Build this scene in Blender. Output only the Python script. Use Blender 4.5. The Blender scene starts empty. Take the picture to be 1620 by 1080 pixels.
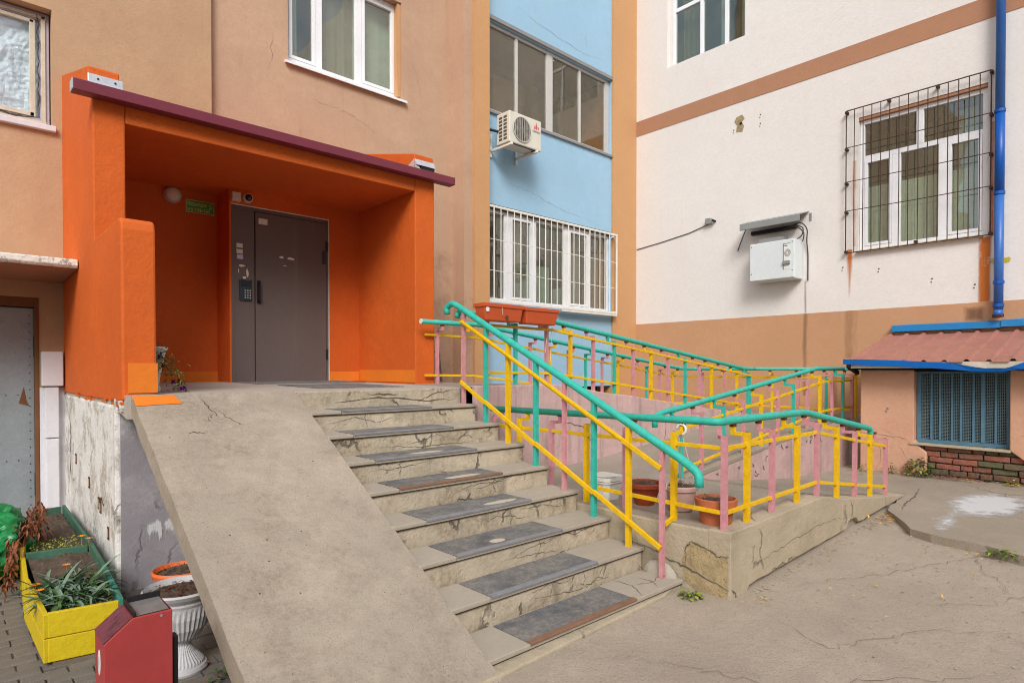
import bpy, bmesh, math, random
from mathutils import Vector, Matrix, noise
rnd = random.Random(7)
S = bpy.context.scene
COL = S.collection
PI = math.pi
# ------------------------------------------------------------------ camera, sky, sun, exposure
H = 1.43
cd = bpy.data.cameras.new('camera'); cam = bpy.data.objects.new('camera', cd); COL.objects.link(cam)
cam.location = (0, 0, H)
cam.rotation_euler = (math.radians(90 - 0.663), 0, math.radians(47.39 - 90))
cd.sensor_width = 36; cd.lens = 970.32 / 1620 * 36; cd.shift_y = (594.82 - 540) / 1620
cd.clip_start = 0.05; cd.clip_end = 500
S.camera = cam
W = bpy.data.worlds.new('World'); S.world = W; W.use_nodes = True
wn = W.node_tree.nodes; wl = W.node_tree.links
bg = wn['Background']; sky = wn.new('ShaderNodeTexSky'); sky.sky_type = 'NISHITA'; sky.sun_disc = False
SUN_EL, SUN_AZ = math.radians(38), math.radians(222)      # azimuth: direction the light comes from, clockwise from +Y
sky.sun_elevation = SUN_EL; sky.sun_rotation = SUN_AZ
sky.dust_density = 2; sky.air_density = 1.2
hs = wn.new('ShaderNodeHueSaturation'); hs.inputs['Saturation'].default_value = 0.6
wl.new(sky.outputs[0], hs.inputs['Color']); wl.new(hs.outputs[0], bg.inputs[0]); bg.inputs[1].default_value = 0.14
sd = bpy.data.lights.new('sun', 'SUN'); sun = bpy.data.objects.new('sun', sd); COL.objects.link(sun)
sd.energy = 1.75; sd.angle = math.radians(24); sd.color = (1, 0.99, 0.975)
sun.rotation_euler = (PI/2 - SUN_EL, 0, PI - SUN_AZ)
S.view_settings.view_transform = 'Standard'; S.view_settings.look = 'None'
S.view_settings.exposure = 0.48; S.view_settings.gamma = 1
S.render.engine = 'CYCLES'; S.cycles.pixel_filter_type = 'BLACKMAN_HARRIS'; S.cycles.filter_width = 1.05; S.render.filter_size = 1.05; S.cycles.diffuse_bounces = 6; S.cycles.max_bounces = 14; S.cycles.transparent_max_bounces = 16

# ------------------------------------------------------------------ materials
def lin(r, g, b):
    return tuple(((c/255)/12.92 if c/255 <= .04045 else ((c/255+.055)/1.055)**2.4) for c in (r, g, b)) + (1,)
MATS = {}
def mat(name, rgb, rough=.85, var=.12, vs=2.0, stain=None, st=(.5, .75), ss=1.0, sa=.6, streak=None, stk=(.5, .8), stka=.5,
        speck=0, spk=60, crack=0, cks=2.0, bump=.25, bs=60, metal=0, spec=.3, emit=None, coarse=0, fade=0, grime=None):
    """weathered procedural surface: broad tone noise, blotchy stains, vertical runs, specks, hairline cracks, fine relief"""
    m = bpy.data.materials.new(name); m.use_nodes = True; MATS[name] = m
    N = m.node_tree.nodes; L = m.node_tree.links; B = N['Principled BSDF']
    tc = N.new('ShaderNodeTexCoord'); O = tc.outputs['Object']
    def nz(scale, detail=5, vec=None, dist=0, rough_=.6):
        n = N.new('ShaderNodeTexNoise'); n.inputs['Scale'].default_value = scale; n.inputs['Detail'].default_value = detail
        n.inputs['Roughness'].default_value = rough_; n.inputs['Distortion'].default_value = dist
        L.new(vec or O, n.inputs['Vector']); return n.outputs['Fac']
    def ramp(v, lo, hi, a=0., b=1.):
        r = N.new('ShaderNodeMapRange'); r.inputs[1].default_value = lo; r.inputs[2].default_value = hi
        r.inputs[3].default_value = a; r.inputs[4].default_value = b; r.interpolation_type = 'SMOOTHSTEP'; L.new(v, r.inputs[0]); return r.outputs[0]
    def mix(f, a, b, mode='MIX'):
        x = N.new('ShaderNodeMix'); x.data_type = 'RGBA'; x.blend_type = mode
        if isinstance(f, (int, float)): x.inputs[0].default_value = f
        else: L.new(f, x.inputs[0])
        for s, c in ((6, a), (7, b)):
            if isinstance(c, tuple): x.inputs[s].default_value = c
            else: L.new(c, x.inputs[s])
        return x.outputs[2]
    def mul(a, k):
        x = N.new('ShaderNodeMath'); x.operation = 'MULTIPLY'; L.new(a, x.inputs[0])
        if isinstance(k, (int, float)): x.inputs[1].default_value = k
        else: L.new(k, x.inputs[1])
        return x.outputs[0]
    base = lin(*rgb); bump = bump*1.5
    lo = tuple(c*(1-var) for c in base[:3]) + (1,); hi = tuple(min(1, c*(1+var)) for c in base[:3]) + (1,)
    c = mix(ramp(nz(vs, 8, dist=.3), .3, .7), lo, hi)
    if var > .02:
        c = mix(ramp(nz(vs*9, 6), .3, .7, 0, .5), c, tuple(x*(1-var*.8) for x in base[:3]) + (1,))
    if stain: c = mix(mul(mul(ramp(nz(ss, 12, dist=.25, rough_=.74), *st), ramp(nz(34, 6, rough_=.7), .36, .6, .35, 1)), sa), c, lin(*stain))
    if grime:
        c = mix(mul(mul(ramp(nz(ss*2.7+.7, 12, dist=.5, rough_=.76), .53, .74), ramp(nz(52, 5, rough_=.7), .38, .6, .25, 1)), .75), c, lin(*grime))
    if streak:
        mp = N.new('ShaderNodeMapping'); mp.inputs['Scale'].default_value = (1, 1, .07); L.new(O, mp.inputs[0])
        c = mix(mul(ramp(nz(7, 6, mp.outputs[0], .4), *stk), stka), c, lin(*streak))
    c = mix(ramp(nz(23, 5, dist=.5), .35, .7, 0, .35), c, tuple(x*.86 for x in base[:3]) + (1,))
    if speck:
        c = mix(mul(ramp(nz(spk, 3), .56, .68), speck), c, tuple(x*.38 for x in base[:3]) + (1,))
        c = mix(mul(ramp(nz(spk*1.3, 3), .3, .42, 1, 0), speck*.7), c, tuple(min(1, x*1.5) for x in base[:3]) + (1,))
    ck = None
    if crack:
        d = N.new('ShaderNodeTexNoise'); d.inputs['Scale'].default_value = cks*2.2; d.inputs['Detail'].default_value = 6; L.new(O, d.inputs['Vector'])
        va = N.new('ShaderNodeVectorMath'); va.operation = 'MULTIPLY_ADD'; L.new(d.outputs['Color'], va.inputs[0])
        va.inputs[1].default_value = (.35/cks*2,)*3; L.new(O, va.inputs[2])
        v = N.new('ShaderNodeTexVoronoi'); v.feature = 'DISTANCE_TO_EDGE'; v.inputs['Scale'].default_value = cks; L.new(va.outputs[0], v.inputs['Vector'])
        ck = mul(ramp(v.outputs['Distance'], .004*cks, .012*cks+.004, 1, 0), ramp(nz(cks*.8+.5, 3), .5, .62))
        c = mix(mul(ck, crack), c, tuple(x*.22 for x in base[:3]) + (1,))
    L.new(c, B.inputs['Base Color'])
    B.inputs['Roughness'].default_value = rough; B.inputs['Metallic'].default_value = metal
    B.inputs['Specular IOR Level'].default_value = spec
    if bump or coarse:
        bp = N.new('ShaderNodeBump'); bp.inputs['Strength'].default_value = bump; bp.inputs['Distance'].default_value = .004
        h = nz(bs, 7)
        if coarse:
            a = N.new('ShaderNodeMath'); a.operation = 'ADD'; L.new(h, a.inputs[0]); L.new(mul(nz(bs*.12, 5), coarse), a.inputs[1]); h = a.outputs[0]
        if ck is not None:
            s = N.new('ShaderNodeMath'); s.operation = 'SUBTRACT'; L.new(h, s.inputs[0]); L.new(mul(ck, 1.5), s.inputs[1]); h = s.outputs[0]
        L.new(h, bp.inputs['Height']); L.new(bp.outputs[0], B.inputs['Normal'])
    return m
def decal(name, rgb, ss=6, lo=.45, hi=.6, amt=1, rough=.9, zs=1, dark=None):
    """thin coat of paint, rust or chalk with its own ragged outline (transparent where worn through)"""
    m = bpy.data.materials.new(name); m.use_nodes = True; MATS[name] = m
    N = m.node_tree.nodes; L = m.node_tree.links; B = N['Principled BSDF']
    tc = N.new('ShaderNodeTexCoord'); mp = N.new('ShaderNodeMapping'); mp.inputs['Scale'].default_value = (1, 1, zs); L.new(tc.outputs['Object'], mp.inputs[0])
    n = N.new('ShaderNodeTexNoise'); n.inputs['Scale'].default_value = ss; n.inputs['Detail'].default_value = 9; n.inputs['Roughness'].default_value = .68
    L.new(mp.outputs[0], n.inputs['Vector'])
    at = N.new('ShaderNodeAttribute'); at.attribute_name = 'w'
    a = N.new('ShaderNodeMath'); a.operation = 'ADD'; L.new(n.outputs['Fac'], a.inputs[0]); L.new(at.outputs['Fac'], a.inputs[1])
    r = N.new('ShaderNodeMapRange'); r.inputs[1].default_value = lo + .5; r.inputs[2].default_value = hi + .5; r.inputs[4].default_value = amt
    L.new(a.outputs[0], r.inputs[0]); L.new(r.outputs[0], B.inputs['Alpha'])
    B.inputs['Base Color'].default_value = lin(*rgb)
    if dark:
        n2 = N.new('ShaderNodeTexNoise'); n2.inputs['Scale'].default_value = ss*2.3; n2.inputs['Detail'].default_value = 6; L.new(tc.outputs['Object'], n2.inputs['Vector'])
        x = N.new('ShaderNodeMix'); x.data_type = 'RGBA'; x.inputs[6].default_value = lin(*rgb); x.inputs[7].default_value = lin(*dark)
        r2 = N.new('ShaderNodeMapRange'); r2.inputs[1].default_value = .45; r2.inputs[2].default_value = .62; L.new(n2.outputs['Fac'], r2.inputs[0]); L.new(r2.outputs[0], x.inputs[0]); L.new(x.outputs[2], B.inputs['Base Color'])
    B.inputs['Roughness'].default_value = rough
    return m
def glass(name, tint=(.62, .66, .62), refl=1.0, dirt=(150, 145, 125), da=.12):
    m = bpy.data.materials.new(name); m.use_nodes = True; MATS[name] = m
    N = m.node_tree.nodes; L = m.node_tree.links; N.remove(N['Principled BSDF']); out = N['Material Output']
    t = N.new('ShaderNodeBsdfTransparent'); t.inputs[0].default_value = tint + (1,)
    g = N.new('ShaderNodeBsdfGlossy'); g.inputs['Roughness'].default_value = .015; g.inputs[0].default_value = (refl, refl, refl, 1)
    lw = N.new('ShaderNodeLayerWeight'); lw.inputs[0].default_value = .5
    pw = N.new('ShaderNodeMath'); pw.operation = 'POWER'; L.new(lw.outputs['Facing'], pw.inputs[0]); pw.inputs[1].default_value = 4
    f = N.new('ShaderNodeMath'); f.operation = 'MULTIPLY_ADD'; L.new(pw.outputs[0], f.inputs[0]); f.inputs[1].default_value = .8; f.inputs[2].default_value = .10
    mx = N.new('ShaderNodeMixShader'); L.new(f.outputs[0], mx.inputs[0]); L.new(t.outputs[0], mx.inputs[1]); L.new(g.outputs[0], mx.inputs[2])
    d = N.new('ShaderNodeBsdfDiffuse'); d.inputs[0].default_value = lin(*dirt)
    nz = N.new('ShaderNodeTexNoise'); nz.inputs['Scale'].default_value = 3; nz.inputs['Detail'].default_value = 8
    tc = N.new('ShaderNodeTexCoord'); L.new(tc.outputs['Object'], nz.inputs['Vector'])
    r = N.new('ShaderNodeMapRange'); r.inputs[1].default_value = .35; r.inputs[2].default_value = .75; r.inputs[3].default_value = da*.4; r.inputs[4].default_value = da*1.6
    L.new(nz.outputs['Fac'], r.inputs[0])
    # slightly wavy sheet
    n2 = N.new('ShaderNodeTexNoise'); n2.inputs['Scale'].default_value = 1.6; L.new(tc.outputs['Object'], n2.inputs['Vector'])
    bp = N.new('ShaderNodeBump'); bp.inputs['Strength'].default_value = .25; bp.inputs['Distance'].default_value = .02; L.new(n2.outputs['Fac'], bp.inputs['Height']); L.new(bp.outputs[0], g.inputs['Normal'])
    m2 = N.new('ShaderNodeMixShader'); L.new(r.outputs[0], m2.inputs[0]); L.new(mx.outputs[0], m2.inputs[1]); L.new(d.outputs[0], m2.inputs[2])
    L.new(m2.outputs[0], out.inputs[0]); return m

mat('beige plaster light', (188, 154, 121), var=.08, vs=.9, stain=(168, 128, 98), st=(.45, .72), sa=.6, streak=(160, 118, 92), stk=(.58, .8), stka=.35, bump=.5, coarse=2, bs=45)
mat('beige plaster pinkish', (190, 156, 129), var=.09, vs=.8, stain=(168, 128, 106), st=(.45, .72), sa=.6, streak=(158, 112, 92), stk=(.56, .8), stka=.4, bump=.5, coarse=2, bs=45)
mat('ochre plaster', (198, 151, 106), var=.05, vs=.8, stain=(188, 136, 90), sa=.5, bump=.4, coarse=2, bs=45)
mat('blue plaster', (154, 190, 214), var=.05, vs=.7, stain=(138, 172, 192), sa=.5, streak=(160, 186, 195), stka=.3, bump=.5, coarse=2, bs=45)
mat('white plaster', (226, 220, 214), var=.025, vs=.5, stain=(222, 202, 188), st=(.5, .8), sa=.6, streak=(205, 188, 174), stk=(.6, .85), stka=.3, bump=.45, coarse=2.5, bs=30)
mat('brown band paint', (174, 127, 98), var=.04, vs=.8, stain=(168, 116, 88), sa=.5, bump=.4, coarse=2.5, bs=30)
mat('plinth paint', (195, 149, 112), var=.05, vs=.7, stain=(178, 128, 98), st=(.45, .75), sa=.6, streak=(176, 112, 72), stk=(.6, .85), stka=.35, bump=.4, coarse=2.5, bs=30)
mat('orange paint', (207, 96, 32), var=.1, vs=1.1, stain=(178, 76, 28), st=(.45, .75), sa=.5, bump=.6, coarse=3, bs=40, rough=.75, grime=(176, 84, 40), streak=(188, 92, 44), stk=(.6, .85), stka=.4)
mat('fresh orange paint', (222, 122, 36), var=.05, vs=3, bump=.4, coarse=2, bs=40, rough=.7)
mat('annex plaster', (206, 160, 132), var=.06, vs=1.5, stain=(186, 132, 104), sa=.6, st=(.42, .7), bump=.6, coarse=3, bs=35, grime=(168, 136, 118))
mat('ramp concrete', (168, 155, 138), var=.14, vs=1.7, stain=(128, 114, 98), st=(.40, .68), ss=2.1, sa=.8, grime=(108, 98, 86), speck=.5, spk=110, bump=.5, bs=90, coarse=1.5)
mat('landing concrete', (176, 166, 153), var=.06, vs=1.3, stain=(150, 138, 126), sa=.5, bump=.3, bs=90)
mat('old concrete', (190, 176, 154), var=.16, vs=2.6, stain=(124, 106, 80), st=(.42, .66), ss=3.2, sa=.8, grime=(104, 96, 84), streak=(112, 103, 90), stk=(.54, .76), stka=.6, crack=.8, cks=3.2, bump=.8, bs=60, coarse=3)
mat('side concrete', (178, 164, 140), var=.1, vs=1.6, stain=(140, 124, 100), st=(.48, .74), ss=1.8, sa=.6, streak=(118, 112, 102), stk=(.55, .8), stka=.5, crack=.5, cks=1.3, bump=.8, bs=60, coarse=3)
mat('rough aggregate', (168, 148, 112), var=.2, vs=9, stain=(128, 108, 78), ss=7, sa=.7, speck=.6, spk=70, bump=1, bs=55, coarse=5)
mat('tread tile', (170, 159, 143), var=.07, vs=2, stain=(132, 122, 108), ss=4, sa=.5, speck=.2, spk=120, bump=.25, bs=90)
mat('rubber mat', (98, 99, 101), var=.28, vs=7, stain=(150, 142, 130), st=(.36, .58), ss=5, sa=.8, grime=(62, 64, 68), speck=.6, spk=120, bump=.4, bs=120, rough=.7)
mat('yard concrete', (168, 154, 137), var=.13, vs=1.1, stain=(132, 121, 108), st=(.46, .75), ss=.9, sa=.6, grime=(132, 122, 110), speck=.6, spk=95, crack=0, bump=.7, bs=85, coarse=2)
mat('slab concrete', (160, 147, 130), var=.12, vs=1.2, stain=(126, 114, 100), st=(.46, .75), ss=1.5, sa=.6, speck=.6, spk=95, crack=.6, cks=.9, bump=.7, bs=85, coarse=2)
mat('ramp floor concrete', (156, 144, 129), var=.12, vs=1.6, stain=(128, 116, 102), st=(.42, .7), sa=.7, speck=.4, spk=95, bump=.4, bs=80, coarse=2)
mat('pink wall', (200, 168, 164), var=.1, vs=2.2, stain=(160, 140, 126), st=(.42, .66), ss=2.4, sa=.75, streak=(112, 98, 92), stk=(.52, .74), stka=.65, grime=(118, 104, 98), bump=.6, bs=45, coarse=3)
mat('whitewash', (226, 222, 216), var=.1, vs=3, stain=(148, 134, 112), st=(.50, .58), ss=3.2, sa=.85, grime=(120, 108, 90), streak=(160, 150, 132), stk=(.52, .8), stka=.6, crack=.5, cks=2, bump=.9, bs=50, coarse=4)
mat('white column paint', (216, 214, 218), var=.04, vs=2, stain=(180, 174, 172), sa=.5, bump=.4, bs=40, coarse=2)
mat('violet grey plaster', (150, 144, 149), var=.16, vs=2, stain=(200, 194, 192), st=(.5, .72), ss=1.5, sa=.6, grime=(118, 110, 98), crack=.5, cks=1.6, bump=.4, bs=60, coarse=2)
mat('soil', (92, 78, 66), var=.3, vs=14, stain=(60, 48, 40), ss=10, sa=.7, speck=.5, spk=90, bump=1, bs=90, coarse=3, rough=1)
mat('paver', (116, 109, 101), var=.14, vs=6, stain=(112, 104, 96), ss=2, sa=.6, speck=.3, spk=110, bump=.6, bs=90)
mat('joint sand', (92, 84, 74), var=.2, vs=9, bump=.8, bs=80)
mat('ground asphalt', (96, 92, 88), var=.15, vs=3, speck=.4, bump=.7)
mat('teal paint', (54, 182, 163), var=.1, vs=14, stain=(40, 150, 134), st=(.45, .65), ss=16, sa=.6, rough=.5, spec=.4, bump=.5, bs=90, coarse=2, grime=(60, 120, 104))
mat('yellow paint', (232, 186, 10), var=.1, vs=16, stain=(204, 150, 12), st=(.45, .68), ss=14, sa=.6, rough=.5, spec=.4, bump=.5, bs=90, coarse=2, grime=(186, 128, 20))
mat('pink paint', (203, 142, 148), var=.1, vs=16, stain=(178, 110, 114), st=(.45, .68), ss=14, sa=.6, rough=.6, spec=.3, bump=.5, bs=90, coarse=2, grime=(140, 84, 80))
mat('rust', (96, 52, 34), var=.3, vs=30, rough=.9, bump=.5)
mat('grille rust', (72, 52, 42), var=.25, vs=20, rough=.8)
mat('burgundy metal', (116, 42, 58), var=.06, vs=6, rough=.45, spec=.5, bump=.1)
mat('nosing brown', (132, 100, 80), var=.15, vs=14, stain=(120, 112, 104), ss=6, sa=.8, rough=.7, bump=.3)
mat('nosing strip', (146, 147, 151), var=.15, vs=14, stain=(116, 112, 108), ss=8, rough=.5, metal=.3, bump=.3)
mat('galvanised', (206, 208, 212), var=.08, vs=12, stain=(170, 170, 168), ss=8, rough=.4, metal=.5, bump=.15)
mat('grey sheet', (148, 148, 146), var=.06, vs=6, rough=.55, metal=.3)
mat('white pvc', (236, 236, 238), var=.02, vs=4, stain=(214, 212, 208), sa=.4, rough=.35, spec=.5, bump=.05)
mat('aged white paint', (228, 224, 214), var=.06, vs=9, stain=(186, 172, 152), ss=7, sa=.6, rough=.6, bump=.3)
mat('aluminium', (206, 204, 200), var=.04, vs=6, rough=.4, metal=.35)
mat('silver paint', (182, 184, 180), var=.06, vs=6, rough=.5)
mat('cream frame', (206, 194, 172), var=.12, vs=6, stain=(150, 136, 112), ss=9, sa=.5, bump=.6)
mat('lilac frame', (176, 166, 178), var=.1, vs=6, bump=.5)
mat('foil', (240, 248, 252), var=.06, vs=5, stain=(176, 202, 214), ss=5, sa=.7, rough=.35, bump=1, bs=9, coarse=6, spec=.6)
mat('olive room', (120, 112, 78), var=.1, vs=1)
mat('taupe curtain', (160, 148, 134), var=.08, vs=3)
mat('pale curtain', (196, 204, 190), var=.06, vs=3)
mat('room wall', (150, 138, 124), var=.08, vs=1)
mat('dark void', (18, 18, 20), var=.2, vs=4)
mat('dark door steel', (102, 90, 86), var=.07, vs=2, stain=(92, 80, 78), ss=2, sa=.6, streak=(134, 122, 116), stka=.3, rough=.5, spec=.4, bump=.15, bs=60)
mat('black trim', (34, 32, 34), var=.1, rough=.5)
mat('paper', (222, 218, 208), var=.1, vs=40)
mat('lilac paper', (196, 194, 222), var=.06, vs=40)
mat('grey door steel', (156, 164, 168), var=.08, vs=5, stain=(126, 134, 138), st=(.48, .7), ss=6, sa=.5, rough=.45, metal=.3, speck=.2, spk=70, bump=.4, bs=40)
mat('brown frame', (118, 78, 50), var=.12, vs=6)
mat('concrete canopy', (222, 218, 208), var=.12, vs=6, stain=(84, 78, 70), st=(.5, .6), ss=7, sa=.9, grime=(60, 56, 50), bump=1, bs=40, coarse=4)
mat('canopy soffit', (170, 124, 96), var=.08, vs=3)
mat('blue pipe paint', (52, 104, 178), var=.05, vs=3, stain=(84, 128, 190), st=(.5, .7), ss=2, sa=.6, rough=.4, spec=.5)
mat('deep blue pipe paint', (0, 82, 168), var=.05, vs=3, rough=.4, spec=.5)
mat('blue flashing', (40, 132, 196), var=.08, vs=4, stain=(92, 152, 190), ss=4, sa=.5, rough=.5)
mat('blue fascia', (0, 96, 176), var=.06, vs=3, rough=.45)
mat('roof sheet', (168, 114, 98), var=.1, vs=3, stain=(134, 92, 80), st=(.42, .66), ss=4, sa=.7, grime=(110, 78, 66), speck=.25, spk=60, rough=.55, bump=.15)
mat('blue grille paint', (82, 120, 140), var=.15, vs=9, stain=(104, 128, 118), ss=4, sa=.7, rough=.6, grime=(52, 104, 146))
mat('mesh wire', (112, 132, 138), var=.1, vs=9, rough=.6)
for i, c in enumerate(((134, 92, 74), (112, 84, 68), (146, 108, 90), (104, 90, 72), (150, 94, 78), (94, 90, 66))):
    mat('brick %d' % i, c, var=.2, vs=9, stain=(96, 98, 60), st=(.5, .7), ss=9, sa=.75, grime=(128, 118, 98), bump=1, bs=50, coarse=3)
mat('mortar', (112, 102, 84), var=.2, vs=9, stain=(84, 84, 56), ss=5, sa=.7, bump=1, bs=50, coarse=3)
mat('terracotta', (176, 100, 66), var=.06, vs=5, stain=(150, 84, 58), ss=6, rough=.75)
mat('orange plastic', (214, 104, 52), var=.05, vs=5, rough=.55, spec=.4)
mat('box plastic', (194, 84, 44), var=.05, vs=5, rough=.5, spec=.4)
mat('brown plastic', (152, 66, 38), var=.05, vs=5, rough=.45, spec=.4)
mat('pale pink plastic', (196, 160, 148), var=.05, vs=5, rough=.5, spec=.4)
mat('white plastic', (228, 228, 224), var=.04, vs=5, stain=(190, 184, 172), ss=9, rough=.4, spec=.5)
mat('white urn', (184, 182, 182), var=.06, vs=6, stain=(146, 140, 132), ss=5, sa=.7, rough=.65, grime=(120, 114, 104))
mat('string', (222, 218, 206), var=.05, vs=9)
mat('yellow board', (206, 180, 24), var=.1, vs=9, stain=(176, 148, 40), st=(.48, .7), ss=9, sa=.6, grime=(140, 122, 60), rough=.6, bump=.5, bs=40, coarse=3)
mat('green board', (62, 100, 80), var=.12, vs=6, stain=(104, 140, 116), ss=5, sa=.6, rough=.7)
mat('turquoise board', (60, 126, 110), var=.1, vs=6, rough=.6)
mat('board underside', (116, 104, 88), var=.2, vs=6)
mat('bin red', (166, 62, 60), var=.10, vs=4, stain=(150, 50, 50), ss=3, sa=.6, rough=.5, spec=.4, bump=.2, bs=40, grime=(160, 70, 64))
mat('bin top', (110, 58, 66), var=.12, vs=7, stain=(48, 38, 44), st=(.5, .62), ss=9, sa=.9, rough=.55, bump=.3)
mat('ash steel', (140, 140, 138), var=.2, vs=20, rough=.4, metal=.4)
mat('bag green', (22, 128, 66), var=.1, vs=4, rough=.32, spec=.5, bump=.8, bs=7, coarse=4)
for n_, c in (('leaf grey green', (112, 134, 112)), ('leaf mid green', (74, 104, 52)), ('leaf dark green', (48, 76, 44)), ('leaf yellow green', (150, 164, 56)),
              ('leaf dead', (138, 80, 48)), ('leaf dead dark', (98, 58, 40)), ('petunia leaf', (128, 136, 76)), ('petal purple', (104, 20, 120)), ('marigold', (226, 140, 32)),
              ('litter yellow', (216, 176, 84)), ('litter brown', (150, 96, 60)), ('moss', (84, 92, 40)), ('twig', (96, 80, 66))):
    mat(n_, c, var=.2, vs=25, rough=.6, bump=0)
mat('ac casing', (214, 210, 196), var=.03, vs=4, stain=(190, 184, 168), ss=5, sa=.5, rough=.5, spec=.4)
mat('ac dark', (92, 84, 80), var=.15, vs=9, rough=.7)
mat('ac wire', (190, 186, 176), var=.05, rough=.4)
mat('logo red', (206, 96, 92), var=.05)
mat('logo black', (60, 58, 58), var=.05)
mat('cabinet paint', (216, 222, 222), var=.02, vs=3, stain=(200, 204, 202), ss=4, sa=.4, rough=.4, spec=.5)
mat('grey hood', (146, 148, 146), var=.05, vs=4, rough=.5, metal=.2)
mat('cable', (72, 68, 66), var=.1)
mat('lamp opal', (214, 200, 182), var=.03, vs=9, rough=.4, spec=.5)
mat('sign green', (66, 176, 88), var=.25, vs=12, stain=(98, 132, 112), st=(.5, .66), ss=14, sa=.7, rough=.4, spec=.5)
mat('sign yellow', (250, 226, 90), var=.08, vs=40)
mat('sign rim', (220, 196, 140), var=.08, vs=20)
mat('camera black', (24, 26, 26), var=.05, rough=.15, spec=.7)
mat('intercom steel', (62, 70, 76), var=.1, vs=9, rough=.35, metal=.5)
mat('key metal', (176, 178, 176), var=.05, rough=.35, metal=.5)
mat('yard crack', (104, 93, 80), var=.2, vs=30, rough=1)
mat('wall crack', (142, 108, 86), var=.2, vs=30, rough=1)
mat('stair crack', (98, 88, 74), var=.2, vs=30, rough=1)
mat('crack and shadow dark', (76, 67, 56), var=.2, vs=30, rough=1)
mat('stone lump', (168, 160, 144), var=.1, vs=8, bump=.8, coarse=3)
decal('chalk', (222, 196, 168), ss=60, lo=.36, hi=.55, amt=.8)
decal('pencil', (70, 56, 48), ss=60, lo=.36, hi=.55, amt=.8)
decal('rust stain', (204, 112, 30), ss=9, lo=.36, hi=.95, amt=.85, zs=.10)
decal('dark stain', (120, 84, 58), ss=8, lo=.38, hi=1.0, amt=.6, zs=.15)
decal('yellow spray', (200, 178, 24), ss=14, lo=.42, hi=.55, amt=.9)
decal('white spill', (206, 205, 204), ss=9, lo=.40, hi=.72, amt=.9)
decal('grey patch', (140, 128, 112), ss=8, lo=.4, hi=.5)
decal('dirt shade', (128, 106, 88), ss=3, lo=.42, hi=.85, amt=.5)
decal('worn patch', (196, 186, 164), ss=6, lo=.44, hi=.52, amt=.9)
decal('lime runs', (206, 206, 208), ss=26, lo=.42, hi=.52, amt=.9, zs=.1)
decal('scrape', (214, 206, 194), ss=30, lo=.4, hi=.5, amt=.9)
glass('window glass', (.88, .92, .88), refl=1.0, da=.10)
glass('clear glass', (.97, .99, 1.0), refl=.8, dirt=(200, 210, 214), da=.08)
glass('loggia glass', (.84, .81, .72), refl=.9, dirt=(140, 128, 104), da=.13)

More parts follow.
